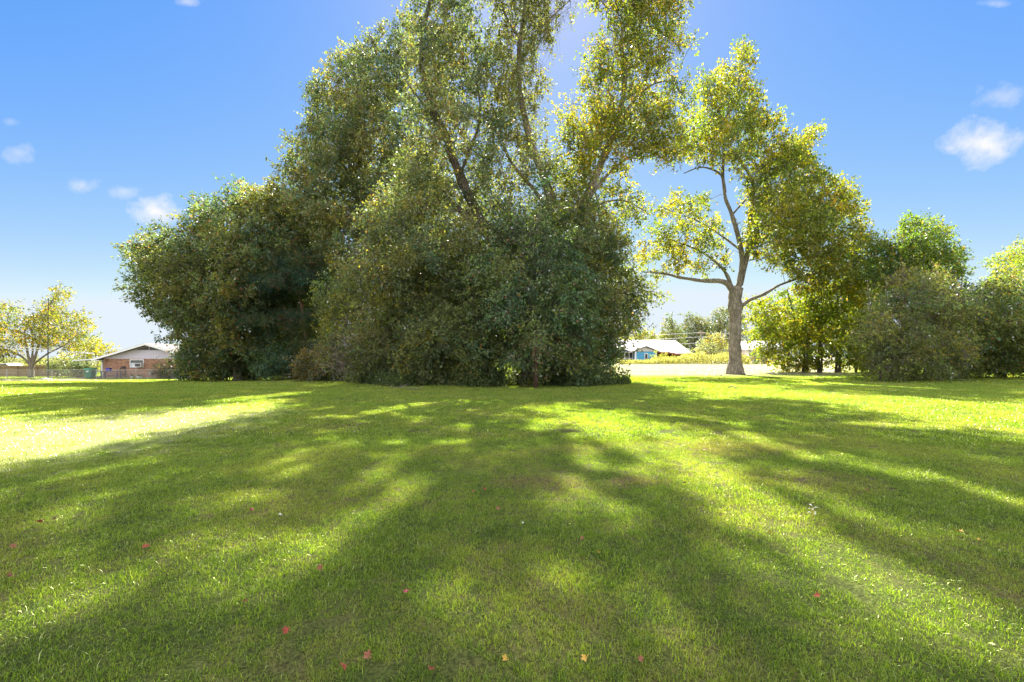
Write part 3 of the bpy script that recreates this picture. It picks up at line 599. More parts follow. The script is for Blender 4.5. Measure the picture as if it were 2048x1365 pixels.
    # --- lone tree
    tree('sycamore_tree', 'lone tree with thick pale trunk and open yellow-green crown on the bright lawn', 'tree', 1471, 39.5,
         [([(1268, 535), (1285, 495), (1300, 445), (1340, 400), (1380, 372), (1420, 385), (1450, 470), (1470, 540), (1430, 535), (1370, 535), (1300, 562)], .55),
          ([(1360, 305), (1370, 260), (1400, 200), (1388, 150), (1420, 132), (1470, 125), (1515, 180), (1530, 225), (1562, 235), (1545, 265), (1640, 262), (1620, 300), (1500, 360), (1430, 330)], .9),
          ([(1490, 380), (1530, 300), (1600, 290), (1640, 330), (1700, 375), (1725, 430), (1740, 480), (1765, 540), (1700, 590), (1620, 590), (1570, 530), (1500, 520)], 1.1), ([(1478, 128), (1480, 85), (1497, 80), (1505, 128)], .6)],
         [([(1471, GR), (1470, 700), (1470, 650), (1471, 600), (1474, 575)], .56, .5), ([(1469, 590), (1450, 566), (1410, 562), (1360, 556), (1320, 546), (1284, 545)], .27, .05), ([(1466, 585), (1450, 545), (1415, 512), (1370, 490), (1310, 470)], .18, .04),
          ([(1474, 585), (1484, 530), (1478, 480), (1464, 430), (1450, 390), (1446, 330), (1452, 250), (1462, 180)], .27, .06), ([(1450, 385), (1442, 350), (1405, 335), (1368, 347)], .12, .04), ([(1480, 500), (1440, 470), (1390, 440), (1350, 430)], .1, .03), ([(1464, 430), (1500, 390), (1540, 350)], .1, .03), ([(1500, 430), (1570, 380), (1640, 350)], .1, .03), ([(1452, 250), (1500, 210), (1540, 240)], .07, .02), ([(1452, 250), (1420, 190), (1405, 160)], .07, .02), ([(1480, 570), (1495, 500), (1500, 430), (1505, 370), (1480, 320), (1460, 300)], .24, .08),
          ([(1503, 390), (1540, 330), (1600, 300)], .12, .04), ([(1478, 616), (1500, 600), (1530, 588), (1570, 566), (1640, 545), (1700, 540)], .2, .05), ([(1495, 470), (1560, 440), (1640, 420)], .14, .04), ([(1440, 260), (1470, 200), (1480, 140), (1488, 80)], .09, .03)],
         41, T=7, rc=.68, sp=1.24, twigs=21, lpt=11, size=.19, width=.135, cols=((.06, .08, .02), (.175, .185, .035)), autumn=(.32, .2, .03), autumn_amt=.03, spray=.7, mat='thin', bark='pale_bark', gap=.26, clear=[[(1474, 590), (1480, 550)], [(1450, 410), (1438, 345)], [(1469, 590), (1450, 566), (1360, 556), (1284, 545)], [(1466, 585), (1450, 545), (1415, 512), (1370, 490), (1310, 470)], [(1500, 370), (1480, 320)], [(1368, 347), (1405, 335), (1440, 345)]], cw=12)
    # --- right side
    tree('multi_stem_tree', 'yellow-green multi-stemmed tree clump right behind the lone pale-trunked tree', 'tree', 1650, 43,
         [[(1488, 650), (1510, 600), (1560, 575), (1640, 560), (1700, 545), (1770, 520), (1780, 620), (1760, 742), (1705, 750), (1690, 735), (1650, 728), (1610, 748), (1570, 742), (1545, 722), (1500, 690)]],
         [([(b, GR), (b + 2, 700), (b + k, 640), (b + 2 * k, 580)], .14, .05) for b, k in ((1606, -16), (1613, -2), (1636, 4), (1641, -9), (1672, 2), (1679, 14), (1712, 20))],
         42, T=3.2, rc=.95, sp=1.3, twigs=28, lpt=13, size=.2, width=.13, cols=((.08, .11, .015), (.17, .19, .03)), mat='thin', autumn=(.3, .18, .05), autumn_amt=.03, gap=.12, bark='twig_bark', stick=.5)
    tree('twiggy_bush', 'large grey-brown twiggy bush with dense lower leaves where the bright lawn meets the shade', 'bush', 1815, 29,
         [[(1712, 665), (1738, 630), (1752, 580), (1785, 605), (1798, 540), (1845, 560), (1872, 520), (1900, 575), (1960, 600), (1925, 650), (1960, 690), (1912, 730), (1915, 762), (1780, 766), (1725, 748), (1748, 705)]],
         [([(1760 + 22 * k, GR), (1762 + 23 * k, 700), (1740 + 34 * k, 620), (1735 + 38 * k, 560)], .08, .02) for k in range(6)],
         43, T=2.4, rc=.72, sp=.9, twigs=30, lpt=12, size=.13, width=.085, cols=((.06, .082, .025), (.19, .21, .06)), autumn=(.22, .14, .07), autumn_amt=.04, spray=.9, tone_k=.5, stick=1.0, gap=.1, bark='twig_bark', bare=.15)
    tree('small_tree', 'small light green tree poking above the twiggy bush', 'tree', 1830, 35,
         [[(1735, 560), (1740, 480), (1775, 478), (1800, 450), (1826, 428), (1860, 445), (1885, 465), (1908, 500), (1925, 545), (1900, 580), (1800, 590)]],
         [([(1830, GR), (1828, 650), (1825, 560), (1826, 470)], .16, .04), ([(1828, 600), (1790, 540), (1760, 500)], .07, .03), ([(1826, 600), (1865, 540), (1890, 510)], .07, .03)],
         44, T=2.6, rc=.75, sp=1.0, twigs=30, lpt=13, size=.16, width=.1, cols=((.05, .08, .02), (.11, .15, .04)), mat='thin', gap=.2)
    tree('overhanging_bush', 'long low dark bush with drooping boughs beyond the twiggy bush, lit grass beneath', 'bush', 1990, 33,
         [[(1862, 620), (1900, 572), (1940, 575), (1990, 565), (2048, 555), (2140, 540), (2260, 560), (2260, 748), (2100, 750), (1990, 740), (1920, 750), (1862, 750)]],
         [([(1960, GR), (1955, 700), (1950, 640)], .1, .04), ([(2010, GR), (2015, 690), (2020, 620)], .12, .04), ([(2080, GR), (2090, 680), (2100, 620)], .1, .04)],
         45, T=4, rc=.95, sp=.88, twigs=36, lpt=13, size=.15, width=.09, cols=((.045, .07, .02), (.14, .17, .05)), gap=.08, spray=.8, stick=.6, bark='twig_bark', autumn_amt=.05)
    tree('lime_green_tree', 'bright lime green tree rising above the drooping dark bush', 'tree', 2050, 44,
         [[(1985, 580), (1982, 535), (2015, 500), (2050, 488), (2110, 470), (2180, 500), (2190, 620), (2050, 640)]],
         [([(2070, GR), (2070, 650), (2075, 540)], .2, .06)], 46, T=3.5, rc=1.0, sp=1.3, twigs=30, lpt=12, size=.17, width=.09, cols=((.08, .12, .02), (.2, .24, .05)), mat='thin', gap=.1)
    # --- far trees, beyond the houses
    far = ((1345, 118, [(1318, 705), (1325, 650), (1340, 625), (1358, 650), (1375, 705)], 'narrow vine-covered tree behind the pale hipped roof', 51, ((.05, .07, .02), (.13, .15, .05)), 'leaf'),
           (1390, 125, [(1350, 705), (1356, 660), (1375, 622), (1405, 640), (1425, 650), (1440, 705)], 'dark grey-green tree crossed by power lines behind the roof', 52, ((.04, .055, .03), (.1, .12, .06)), 'leaf'),
           (1440, 130, [(1400, 700), (1405, 650), (1430, 622), (1460, 612), (1490, 625), (1500, 700)], 'wide dark tree partly hidden by the lone pale trunk', 53, ((.045, .06, .03), (.12, .135, .06)), 'leaf'),
           (1300, 135, [(1225, 700), (1250, 672), (1290, 664), (1330, 668), (1340, 700)], 'low yellowish tree peeking over the long pale roof', 54, ((.08, .1, .03), (.2, .2, .06)), 'thin'),
           (1424, 98, [(1388, 716), (1390, 690), (1405, 672), (1440, 668), (1470, 690), (1475, 716)], 'round pale olive bush beside the weedy bank', 55, ((.12, .125, .05), (.24, .22, .1)), 'leaf'),
           (1330, 92, [(1305, 727), (1308, 708), (1325, 700), (1345, 710), (1350, 727)], 'scruffy shrub by the maroon carport', 56, ((.08, .1, .03), (.2, .2, .07)), 'thin'),
           (1530, 88, [(1490, 730), (1490, 706), (1515, 690), (1550, 695), (1570, 730)], 'dark shrub in front of the far white roof, beyond the lone trunk', 57, ((.04, .06, .025), (.1, .12, .05)), 'leaf'),
           (1580, 120, [(1500, 700), (1520, 640), (1600, 620), (1720, 640), (1740, 700)], 'pale tree seen far behind the multi-stemmed clump', 58, ((.08, .1, .03), (.18, .19, .06)), 'thin'),
           (195, 92, [(120, 715), (140, 690), (160, 680), (200, 678), (226, 692), (245, 715)], 'yellow-green tree rising behind the low porch roof of the brick house', 59, ((.10, .11, .03), (.24, .23, .06)), 'thin'),
           (480, 95, [(400, 730), (420, 690), (500, 670), (600, 690), (620, 730)], 'pale tree far behind the spreading oak', 60, ((.08, .1, .03), (.18, .19, .06)), 'thin'),
           (1900, 110, [(1840, 730), (1850, 690), (1900, 670), (2000, 680), (2060, 690), (2080, 730)], 'far tree line tree glimpsed under the drooping bush', 61, ((.08, .1, .03), (.18, .19, .06)), 'thin'),
           (900, 110, [(780, 730), (800, 660), (900, 640), (1020, 650), (1060, 730)], 'far tree glimpsed through gaps of the central thicket', 62, ((.08, .1, .03), (.18, .19, .06)), 'thin'))
    for b, Y, poly, lab, sd, c, mt in far:
        lo = min(p[1] for p in poly); mid = sum(p[0] for p in poly) / len(poly)
        tree('tree' if 'bush' not in lab.split()[:4] and 'shrub' not in lab.split()[:3] else 'bush', lab, 'bush' if ('bush' in lab.split()[:4] or 'shrub' in lab.split()[:3]) else 'tree', b, Y, [poly],
             [([(b, GR), (b, lo + 40), (mid, lo + 15)], .22, .06)], sd, T=4, rc=1.3, sp=1.75, twigs=22, lpt=10, size=.32, width=.19, cols=c, mat=mt, group='trees and bushes beyond the lawn', gap=.1, stick=.15, wood_r=.02, max_clump=160)
    # --- far left yard
    tree('shade_tree', 'low forking shade tree with yellow leaves behind the chain-link fence', 'tree', 62, 51,
         [([(-90, 700), (-80, 620), (-30, 610), (0, 605), (30, 612), (55, 640), (75, 620), (90, 595), (118, 598), (128, 622), (165, 622), (190, 642), (185, 672), (165, 690), (110, 704), (60, 690), (20, 712), (-40, 735)], .8), ([(100, 590), (118, 580), (138, 583), (130, 595)], .8)],
         [([(63, GR), (63, 740), (63, 727)], .26, .24), ([(63, 732), (45, 715), (20, 702), (-20, 690)], .14, .05), ([(62, 730), (54, 700), (50, 660), (66, 630)], .14, .04), ([(64, 730), (75, 700), (85, 660), (96, 615), (115, 590)], .15, .03), ([(65, 730), (95, 708), (130, 690), (160, 665)], .13, .04), ([(63, 728), (66, 690), (62, 650)], .12, .04)],
         71, T=4, rc=.9, sp=1.25, twigs=24, lpt=11, size=.17, width=.11, cols=((.06, .075, .02), (.15, .15, .03)), autumn=(.34, .19, .03), autumn_amt=.06, mat='thin', bark='pale_bark', gap=.15, max_clump=330)
    tree('layered_shrub', 'flat-topped shrub with silvery upper leaves beside the porch', 'shrub', 128, 51.5, [[(100, 738), (104, 728), (125, 721), (158, 722), (166, 734), (160, 744), (120, 745)]],
         [([(122, GR), (118, 750), (110, 738)], .04, .02), ([(138, GR), (137, 750), (130, 738)], .04, .02), ([(143, GR), (148, 748), (152, 738)], .04, .02)], 72, T=1.1, rc=.42, sp=.55, twigs=20, lpt=12, size=.11, width=.055, cols=((.05, .07, .04), (.16, .18, .11)), flat=.5, gap=.02, mat='waxy')
    tree('small_evergreen', 'small dark round evergreen standing under the porch eave', 'shrub', 172, 53, [[(156, 742), (158, 728), (170, 722), (184, 726), (187, 742), (178, 750), (162, 750)]],
         [([(171, GR), (171, 745), (171, 735)], .05, .02)], 73, T=.9, rc=.42, sp=.55, twigs=22, lpt=12, size=.1, width=.05, cols=((.02, .04, .015), (.05, .08, .03)), gap=.02)
    tree('potted_shrub', 'low dry bush next to the green trash bin', 'shrub', 157, 50.5, [[(146, 758), (148, 743), (158, 740), (170, 746), (171, 759)]],
         [([(157, GR), (157, 752)], .03, .02)], 74, T=.6, rc=.32, sp=.45, twigs=18, lpt=10, size=.09, width=.045, cols=((.05, .07, .03), (.17, .15, .08)), gap=.02, stick=.6)
    tree('house_shrub', 'dark shrub against the brick wall between window and grey panel', 'shrub', 325, 48.6, [[(308, 757), (306, 736), (318, 726), (340, 726), (350, 738), (346, 758)]],
         [([(322, GR), (322, 748), (320, 735)], .04, .02), ([(334, GR), (334, 748), (338, 735)], .04, .02)], 75, T=.9, rc=.42, sp=.6, twigs=18, lpt=10, size=.1, width=.05, cols=((.03, .045, .02), (.09, .1, .04)), gap=.1, stick=.7)
build_trees()


# ------------------------------------------------------------------ brick house, far side of the left yard
def at_px(px, Y): return (px - 1024) / F * Y
def build_brick_house():
    Y0 = 50.0; gz = -.80; x0 = at_px(207, Y0); x1 = x0 + 10.1; xm = (x0 + x1) / 2; zw = gz + 2.13; ridge = gz + 3.72; L = 15
    r = empty('brick_house', (xm, Y0, gz), 'single-storey brick house with mauve gable and low pitched brown roof', 'house')
    B = lambda mb, nm, m, par=None, **k: mb.build(nm, M[m], par or r, world_space=(par is None), **k)
    wx0, wx1, wz0, wz1 = at_px(260, Y0), at_px(288, Y0), gz + 1.18, gz + 2.06
    w = MB(); w.box(x0, wx0, Y0, Y0 + .25, gz - .3, zw); w.box(wx1, x1, Y0, Y0 + .25, gz - .3, zw); w.box(wx0, wx1, Y0, Y0 + .25, gz - .3, wz0); w.box(wx0, wx1, Y0, Y0 + .25, wz1, zw)
    w.box(x0, x0 + .25, Y0 + .25, Y0 + L, gz - .3, zw); w.box(x1 - .25, x1, Y0 + .25, Y0 + L, gz - .3, zw); w.box(x0 + .25, x1 - .25, Y0 + L - .25, Y0 + L, gz - .3, zw); B(w, 'wall', 'brick')
    fnd = MB(); fnd.box(x0 - .03, x1 + .03, Y0 - .03, Y0 + .02, gz - .3, gz + .09); B(fnd, 'foundation', 'concrete')
    g_ = MB(); g_.prism([(x0, zw), (x1, zw), (x1, zw + .14), (xm, ridge - .12), (x0, zw + .14)], Y0 - .03, Y0 + .12); gb = B(g_, 'gable', 'siding')
    ve = MB(); ve.prism([(xm - 1.5, ridge - .62), (xm - .06, ridge - .62), (xm - .06, ridge - .2)], Y0 - .06, Y0 - .02); ve.prism([(xm + .06, ridge - .62), (xm + 1.5, ridge - .62), (xm + .06, ridge - .2)], Y0 - .06, Y0 - .02)
    ve.build('gable_vent', M['grille'], gb, world_space=False)
    ov = .75; sl = (ridge - zw - .02) / (xm - x0)
    rf = MB()
    for sg in (-1, 1):
        e = xm + sg * (xm - x0 + ov); ze = zw - sl * ov + .12
        rf.prism([(xm, ridge), (xm, ridge + .13), (e, ze + .13), (e, ze)][::sg], Y0 - .6, Y0 + L + .5)
    roof = B(rf, 'roof', 'roof')
    fa = MB()
    for sg in (-1, 1):
        e = xm + sg * (xm - x0 + ov + .02); ze = zw - sl * ov + .12
        fa.prism([(xm, ridge - .1), (xm, ridge + .1), (e, ze + .08), (e, ze - .12)][::sg], Y0 - .66, Y0 - .6)
    B(fa, 'bargeboard', 'white')
    for sg in (-1, 1):
        so = MB(); e = xm + sg * (xm - x0 + ov); ze = zw - sl * ov; f = x0 + .02 if sg < 0 else x1 - .02
        so.box(min(e, f), max(e, f), Y0 - .59, Y0 + L, ze + .02, ze + .09); B(so, 'soffit', 'white')
    vp = MB(); vp.tube([(xm - 1.95, Y0 + 2.4, ridge - .7), (xm - 1.95, Y0 + 2.4, ridge - .12)], .09, 10); vp.tube([(xm - 1.95, Y0 + 2.4, ridge - .12), (xm - 1.95, Y0 + 2.4, ridge)], .14, 10)
    vp.build('vent_pipe', M['black'], roof)
    # window with an air conditioner in its lower right quarter
    fr = MB(); t_ = .07
    fr.box(wx0, wx1, Y0 - .04, Y0 + .06, wz1 - t_, wz1); fr.box(wx0, wx1, Y0 - .05, Y0 + .06, wz0, wz0 + t_); fr.box(wx0, wx0 + t_, Y0 - .04, Y0 + .06, wz0 + t_, wz1 - t_); fr.box(wx1 - t_, wx1, Y0 - .04, Y0 + .06, wz0 + t_, wz1 - t_)
    zm = (wz0 + wz1) / 2 - .02; fr.box(wx0 + t_, wx1 - t_, Y0 - .035, Y0 + .05, zm, zm + .07); win = B(fr, 'window', 'white')
    inv = Matrix.Translation((-xm, -Y0, -gz))
    p = MB(); p.box(wx0 + t_, wx1 - t_, Y0 + .02, Y0 + .03, zm + .07, wz1 - t_); p.build('pane', M['glass'], win)
    p = MB(); p.box(wx0 + t_, wx1 - .72, Y0 + .02, Y0 + .03, wz0 + t_, zm); p.build('curtain', M['curtain'], win)
    # second window, mostly behind the shrubs
    q0, q1 = at_px(358, Y0), at_px(378, Y0); p = MB(); p.box(q0, q1, Y0 - .03, Y0 - .004, gz + 1.2, gz + 2.0); w2 = B(p, 'window', 'white')
    p = MB(); p.box(q0 + .07, q1 - .07, Y0 - .04, Y0 - .032, gz + 1.27, gz + 1.93); p.build('pane', M['glass'], w2)
    # porch on the low side
    px0 = at_px(158, Y0 + 1); pr = MB(); zt = zw + .02
    pr.prism([(px0, zt - .28), (x0 - .6, zt - .1), (x0 - .6, zt + .02), (px0, zt - .16)], Y0 + .2, Y0 + 9); B(pr, 'porch_roof', 'white')
    for yy in (Y0 + .4, Y0 + 4.6, Y0 + 8.6):
        po = MB(); po.box(x0 - .62, x0 - .47, yy, yy + .15, gz - .2, zt - .12); B(po, 'porch_post', 'white')
    pw = MB(); pw.box(x0 - 1.4, x0 - .02, Y0 + 7, Y0 + 7.15, gz - .2, zt - .14); B(pw, 'porch_wall', 'tan')
    sl_ = MB(); sl_.box(px0, x0 - .01, Y0 - .3, Y0 + 9, gz - .3, gz + .06); B(sl_, 'porch_slab', 'concrete')
    # air conditioner
    ax0, ax1 = wx1 - .70, wx1 - .02
    a = empty('window_air_conditioner', ((ax0 + ax1) / 2, Y0 - .3, wz0 + .05), 'boxy white air conditioner set in the lower corner of the house window', 'air conditioner')
    c = MB(); c.box(-.34, .34, -.12, .38, 0, .44); c.build('casing', M['white'], a, bevel=.015); c = MB(); c.box(-.29, .29, -.135, -.121, .05, .39); c.build('grille', M['grille'], a)
    return x0, x1, gz, Y0
HX0, HX1, HG, HY = build_brick_house()

def build_yard_things():
    # wheeled trash bin
    x, y, _ = GP(181, 758); y = 49.2; x = at_px(181, y); z = h(x, y)
    b = empty('trash_bin', (x, y, z), 'tall green wheeled trash bin standing by the porch of the brick house', 'trash bin')
    m = MB(); n = len(m.v)
    def ring(w, d, zz, oy=0): return [(-w, -d + oy, zz), (w, -d + oy, zz), (w, d + oy, zz), (-w, d + oy, zz)]
    V = ring(.27, .27, .06) + ring(.36, .36, .98) + ring(.40, .40, .98) + ring(.40, .40, 1.03)
    m.add(V, [(3, 2, 1, 0)] + [(4 * k + i, 4 * k + (i + 1) % 4, 4 * k + 4 + (i + 1) % 4, 4 * k + 4 + i) for k in range(3) for i in range(4)] + [(12, 13, 14, 15)]); m.build('body', M['green'], b)
    m = MB(); m.add([(-.42, -.43, 1.035), (.42, -.43, 1.035), (.42, .42, 1.06), (-.42, .42, 1.06), (-.36, -.34, 1.09), (.36, -.34, 1.09), (.36, .36, 1.13), (-.36, .36, 1.13)], [(3, 2, 1, 0), (4, 5, 6, 7), (0, 1, 5, 4), (1, 2, 6, 5), (2, 3, 7, 6), (3, 0, 4, 7)]); m.build('lid', M['green'], b)
    for s_ in (-1, 1):
        m = MB(); m.tube([(s_ * .3, .33, .13), (s_ * .36, .33, .13)], .13, 14); m.build('wheel', M['rubber'], b)
    m = MB(); m.tube([(-.25, .42, 1.0), (-.25, .5, 1.02), (.25, .5, 1.02), (.25, .42, 1.0)], .02, 6); m.build('handle', M['green'], b)
    m = MB(); m.box(-.12, .12, -.372, -.362, .72, .84); m.build('sticker', M['white'], b)
    # bench table
    y = 49.0; x = at_px(222, y); z = h(x, y)
    t = empty('garden_table', (x, y, z), 'long dark purple table against the brick wall with a blue tub on top', 'table')
    m = MB(); m.box(-.92, .92, -.3, .3, .74, .80); m.build('tabletop', M['purple'], t, bevel=.008)
    for sx in (-1, 1):
        for sy in (-1, 1):
            m = MB(); m.box(sx * .85 - .05, sx * .85 + .05, sy * .24 - .04, sy * .24 + .04, -.02, .735); m.build('leg', M['purple'], t)
    m = MB(); m.box(-.85, .85, -.02, .02, .3, .36); m.build('stretcher', M['purple'], t)
    bl = empty('plastic_tub', (x - .25, y, z + .80), 'bright blue plastic tub sitting on the purple table', 'tub')
    m = MB(); m.add([(-.17, -.13, 0), (.17, -.13, 0), (.17, .13, 0), (-.17, .13, 0), (-.21, -.17, .3), (.21, -.17, .3), (.21, .17, .3), (-.21, .17, .3)], [(3, 2, 1, 0), (0, 1, 5, 4), (1, 2, 6, 5), (2, 3, 7, 6), (3, 0, 4, 7), (4, 5, 6, 7)]); m.build('body', M['blue_plastic'], bl)
    m = MB(); m.box(-.23, .23, -.19, .19, .3, .34); m.build('rim', M['blue_plastic'], bl, bevel=.01)
    # hose on the wall
    x = at_px(248, HY); hz = HG + .95
    hs = empty('garden_hose', (x, HY - .12, hz), 'dark coiled garden hose hanging on the brick wall beside the window', 'hose')
    m = MB(); pts = []
    for k in range(7 * 20): a = k / 20 * 2 * math.pi; rr = .30 + .03 * math.sin(k * .37); pts.append((rr * math.sin(a), -.02 - .012 * (k / 20), -.12 + rr * 1.25 * math.cos(a) - .05))
    m.tube(pts, .022, 6); m.build('coil', M['hose'], hs, smooth=True)
    m = MB(); m.tube([(-.2, .1, .28), (-.2, -.15, .28), (-.2, -.17, .34)], .02, 6); m.tube([(.2, .1, .28), (.2, -.15, .28), (.2, -.17, .34)], .02, 6); m.box(-.22, .22, .08, .11, .2, .36); m.build('hanger', M['black'], hs)
    m = MB(); m.tube([(.25, -.05, -.3), (.4, -.06, -.7), (.3, -.08, -.9), (.0, -.12, -.93)], .022, 6); m.build('hose_end', M['hose'], hs)
    # pots in a row on the ground
    for px, sz, lab, mt in ((264, .13, 'small white flower pot at the wall under the window, beside the fence post', 'white'), (271, .10, 'small terracotta flower pot between two white pots', 'terracotta'), (276.5, .14, 'leaning white flower pot below the air conditioner', 'white'), (282, .12, 'white flower pot at the end of the row by the wall', 'white')):
        y = 49.3; x = at_px(px, y); p = empty('flower_pot', (x, y, h(x, y)), lab, 'flower pot', 'flower pots along the brick wall')
        m = MB(); m.lathe([(0, .0), (sz * .65, 0), (sz * .95, sz * 1.5), (sz * 1.1, sz * 1.5), (sz * 1.1, sz * 1.85), (sz * .95, sz * 1.85), (sz * .9, sz * 1.6), (0, sz * 1.6)], 16); m.build('pot', M[mt], p, smooth=False)
        g = np.random.default_rng(int(px)); n = 60; P = g.normal(0, .05, (n, 3)) + [0, 0, sz * 1.9]; D = unit(g.normal(0, 1, (n, 3)) + [0, 0, 1.2]); V, C = leaves(g, P, D, .14, .05, np.tile([.07, .1, .04], (n, 1)), np.tile([0., 0, 1], (n, 1)))
        me = raw_mesh('plant', V, np.arange(len(V)), np.arange(n) * 4, np.full(n, 4), False, {'col': ('FLOAT_COLOR', np.concatenate([C, np.ones((len(C), 1))], 1))}); link('plant', me, M['leaf'], p)
    # gas meter
    y = HY - .3; x = at_px(302, y); gm = empty('gas_meter', (x, y, HG), 'grey gas meter on pipes at the foot of the brick wall', 'gas meter')
    m = MB(); m.box(-.16, .16, -.1, .1, .35, .68); m.build('housing', M['galv'], gm, bevel=.03); m = MB(); m.tube([(-.1, 0, .68), (-.1, 0, .84), (-.28, 0, .84), (-.28, 0, -.05)], .025, 8); m.tube([(.1, 0, .68), (.1, 0, .8), (.3, 0, .8), (.3, .2, .8)], .025, 8); m.build('pipe', M['galv'], gm)
    m = MB(); m.tube([(0, -.1, .55), (0, -.13, .55)], .07, 14); m.build('dial', M['white'], gm)
    # low grey panel box
    y = 48.9; x0, x1 = at_px(345, y), at_px(381, y); z = h((x0 + x1) / 2, y); xc = (x0 + x1) / 2
    e = empty('storage_box', (xc, y, z), 'low grey outdoor storage box in front of the dark wall shrub', 'box'); w = (x1 - x0) / 2
    m = MB(); m.box(-w, w, -.35, .35, -.05, .62); m.build('body', M['grey'], e, bevel=.02); m = MB(); m.box(-w - .04, w + .04, -.4, .38, .625, .69); m.build('lid', M['grey'], e, bevel=.015)
    # chain-link fence
    yf = 48.3; xa, xb = at_px(-60, yf), at_px(352, yf)
    f = empty('chain_link_fence', ((xa + xb) / 2, yf, h((xa + xb) / 2, yf)), 'thin galvanised chain-link fence across the back of the yard', 'fence'); inv = Matrix.Translation(-f.location)
    def fz(x): return h(x, yf)
    for px in (-60, 14, 104, 193, 272, 352):
        x = at_px(px, yf); m = MB(); m.tube([(x, yf, fz(x) - .1), (x, yf, fz(x) + 1.0)], .032, 8); m.tube([(x, yf, fz(x) + 1.0), (x, yf, fz(x) + 1.04)], .04, 8); m.build('post', M['galv'], f).matrix_parent_inverse = inv
    m = MB(); xs = np.linspace(xa, xb, 40); m.tube([(x, yf, fz(x) + .97) for x in xs], .02, 6); m.build('rail', M['galv'], f).matrix_parent_inverse = inv
    m = MB(); st = .085
    V = []; Fs = []
    for sg in (-1, 1):
        x = xa
        while x < xb - 1:
            za = fz(x); x2 = x + .93; a, b = ((x, za + .03), (x2, za + .96)) if sg > 0 else ((x2, za + .03), (x, za + .96)); q = len(V); t = .0045
            V += [(a[0] - t, yf + .02 * sg, a[1]), (a[0] + t, yf + .02 * sg, a[1]), (b[0] + t, yf + .02 * sg, b[1]), (b[0] - t, yf + .02 * sg, b[1])]; Fs.append((q, q + 1, q + 2, q + 3)); x += st
    m.add(V, Fs); m.build('wire_mesh', M['galv'], f).matrix_parent_inverse = inv
    # wooden fence behind
    yw = 54.5; xa, xb = at_px(-80, yw), at_px(152, yw)
    f = empty('wooden_fence', ((xa + xb) / 2, yw, h((xa + xb) / 2, yw)), 'weathered tan board fence behind the chain-link fence', 'fence'); inv = Matrix.Translation(-f.location)
    m = MB(); g = np.random.default_rng(3); x = xa
    while x < xb: m.box(x, x + .13, yw, yw + .02, h(x, yw) - .05, h(x, yw) + 1.35 + g.uniform(-.03, .03)); x += .145
    m.build('board_panel', M['fence'], f).matrix_parent_inverse = inv
    m = MB()
    for zz in (.3, 1.1): m.box(xa, xb, yw - .06, yw - .002, h(xa, yw) + zz, h(xa, yw) + zz + .08)
    m.build('rail', M['fence'], f).matrix_parent_inverse = inv
    for i in range(7):
        x = xa + (xb - xa) * i / 6; m = MB(); m.box(x - .05, x + .05, yw - .16, yw - .062, h(x, yw) - .1, h(x, yw) + 1.4); m.build('post', M['fence'], f).matrix_parent_inverse = inv
    # thin tall pole
    y = 48.6; x = at_px(96, y); z = h(x, y); p = empty('antenna_pole', (x, y, z), 'very tall thin dark pole standing at the chain-link fence', 'pole')
    m = MB(); m.tube([(0, 0, -.2), (0, 0, 4.4), (.05, 0, 8.6)], [.06, .05, .035], 8); m.build('mast', M['black'], p); m = MB(); m.tube([(-.35, 0, 8.3), (.4, 0, 8.35)], .02, 6); m.build('crossarm', M['black'], p)
    # white stones at its foot
    for px, s_, lab in ((86, .16, 'pale rounded stone lying nearest the fence post'), (91, .24, 'largest pale stone at the foot of the thin pole'), (100, .18, 'pale flat stone just beyond the thin pole')):
        y = 47.4; x = at_px(px, y); bm = bmesh.new(); bmesh.ops.create_icosphere(bm, subdivisions=3, radius=s_)
        for v in bm.verts: v.co *= 1 + .35 * mnoise.noise(v.co * 6 + Vector((px, 0, 0))); v.co.z *= .6
        me = bpy.data.meshes.new('stone'); bm.to_mesh(me); bm.free(); o = link('stone', me, M['stone']); o.location = (x, y, h(x, y) + s_ * .3); tag(o, lab, 'stone', 'stones at the pole')
    # overhead lines to the house
    for i, (a, b, lab) in enumerate((((-120, 676), (186, 706), 'upper white power line running to the porch corner'), ((-120, 683), (186, 708), 'lower white power line running to the porch corner'), ((-120, 672), (112, 699), 'highest of the white lines crossing the yellow shade tree'))):
        A, Bp = W(a[0], a[1], 46), W(b[0], b[1], 50.3); pts = [Vector(A).lerp(Vector(Bp), k / 24) - Vector((0, 0, .5 * 4 * (k / 24) * (1 - k / 24) * .35)) for k in range(25)]
        m = MB(); m.tube(pts, .022, 5); tag(m.build('power_line', M['wire']), lab, 'power line', 'lines over the left yard')
    # parked car beyond the fence
    y = 61; x = at_px(14, y); z = h(x, y); c = empty('parked_car', (x, y, z), 'white car parked beyond the board fence, roof showing', 'car')
    m = MB(); prof = [(-2.2, .35), (-2.25, .8), (-1.35, .95), (-.75, 1.5), (.85, 1.52), (1.5, 1.0), (2.15, .9), (2.2, .35)]; m.prism(prof, -.85, .85); m.build('body', M['car'], c, bevel=.04)
    for s_ in (-1, 1):
        m = MB(); m.prism([(-1.15, .98), (-.68, 1.42), (.78, 1.43), (1.25, 1.0)], s_ * .855, s_ * .87); m.build('side_window', M['glass'], c)
        for xx in (-1.4, 1.4): m = MB(); m.tube([(xx, s_ * .7, .33), (xx, s_ * .9, .33)], .33, 18); wl = m.build('wheel', M['rubber'], c); m = MB(); m.tube([(xx, s_ * .89, .33), (xx, s_ * .91, .33)], .18, 14); m.build('rim', M['galv'], wl)
build_yard_things()

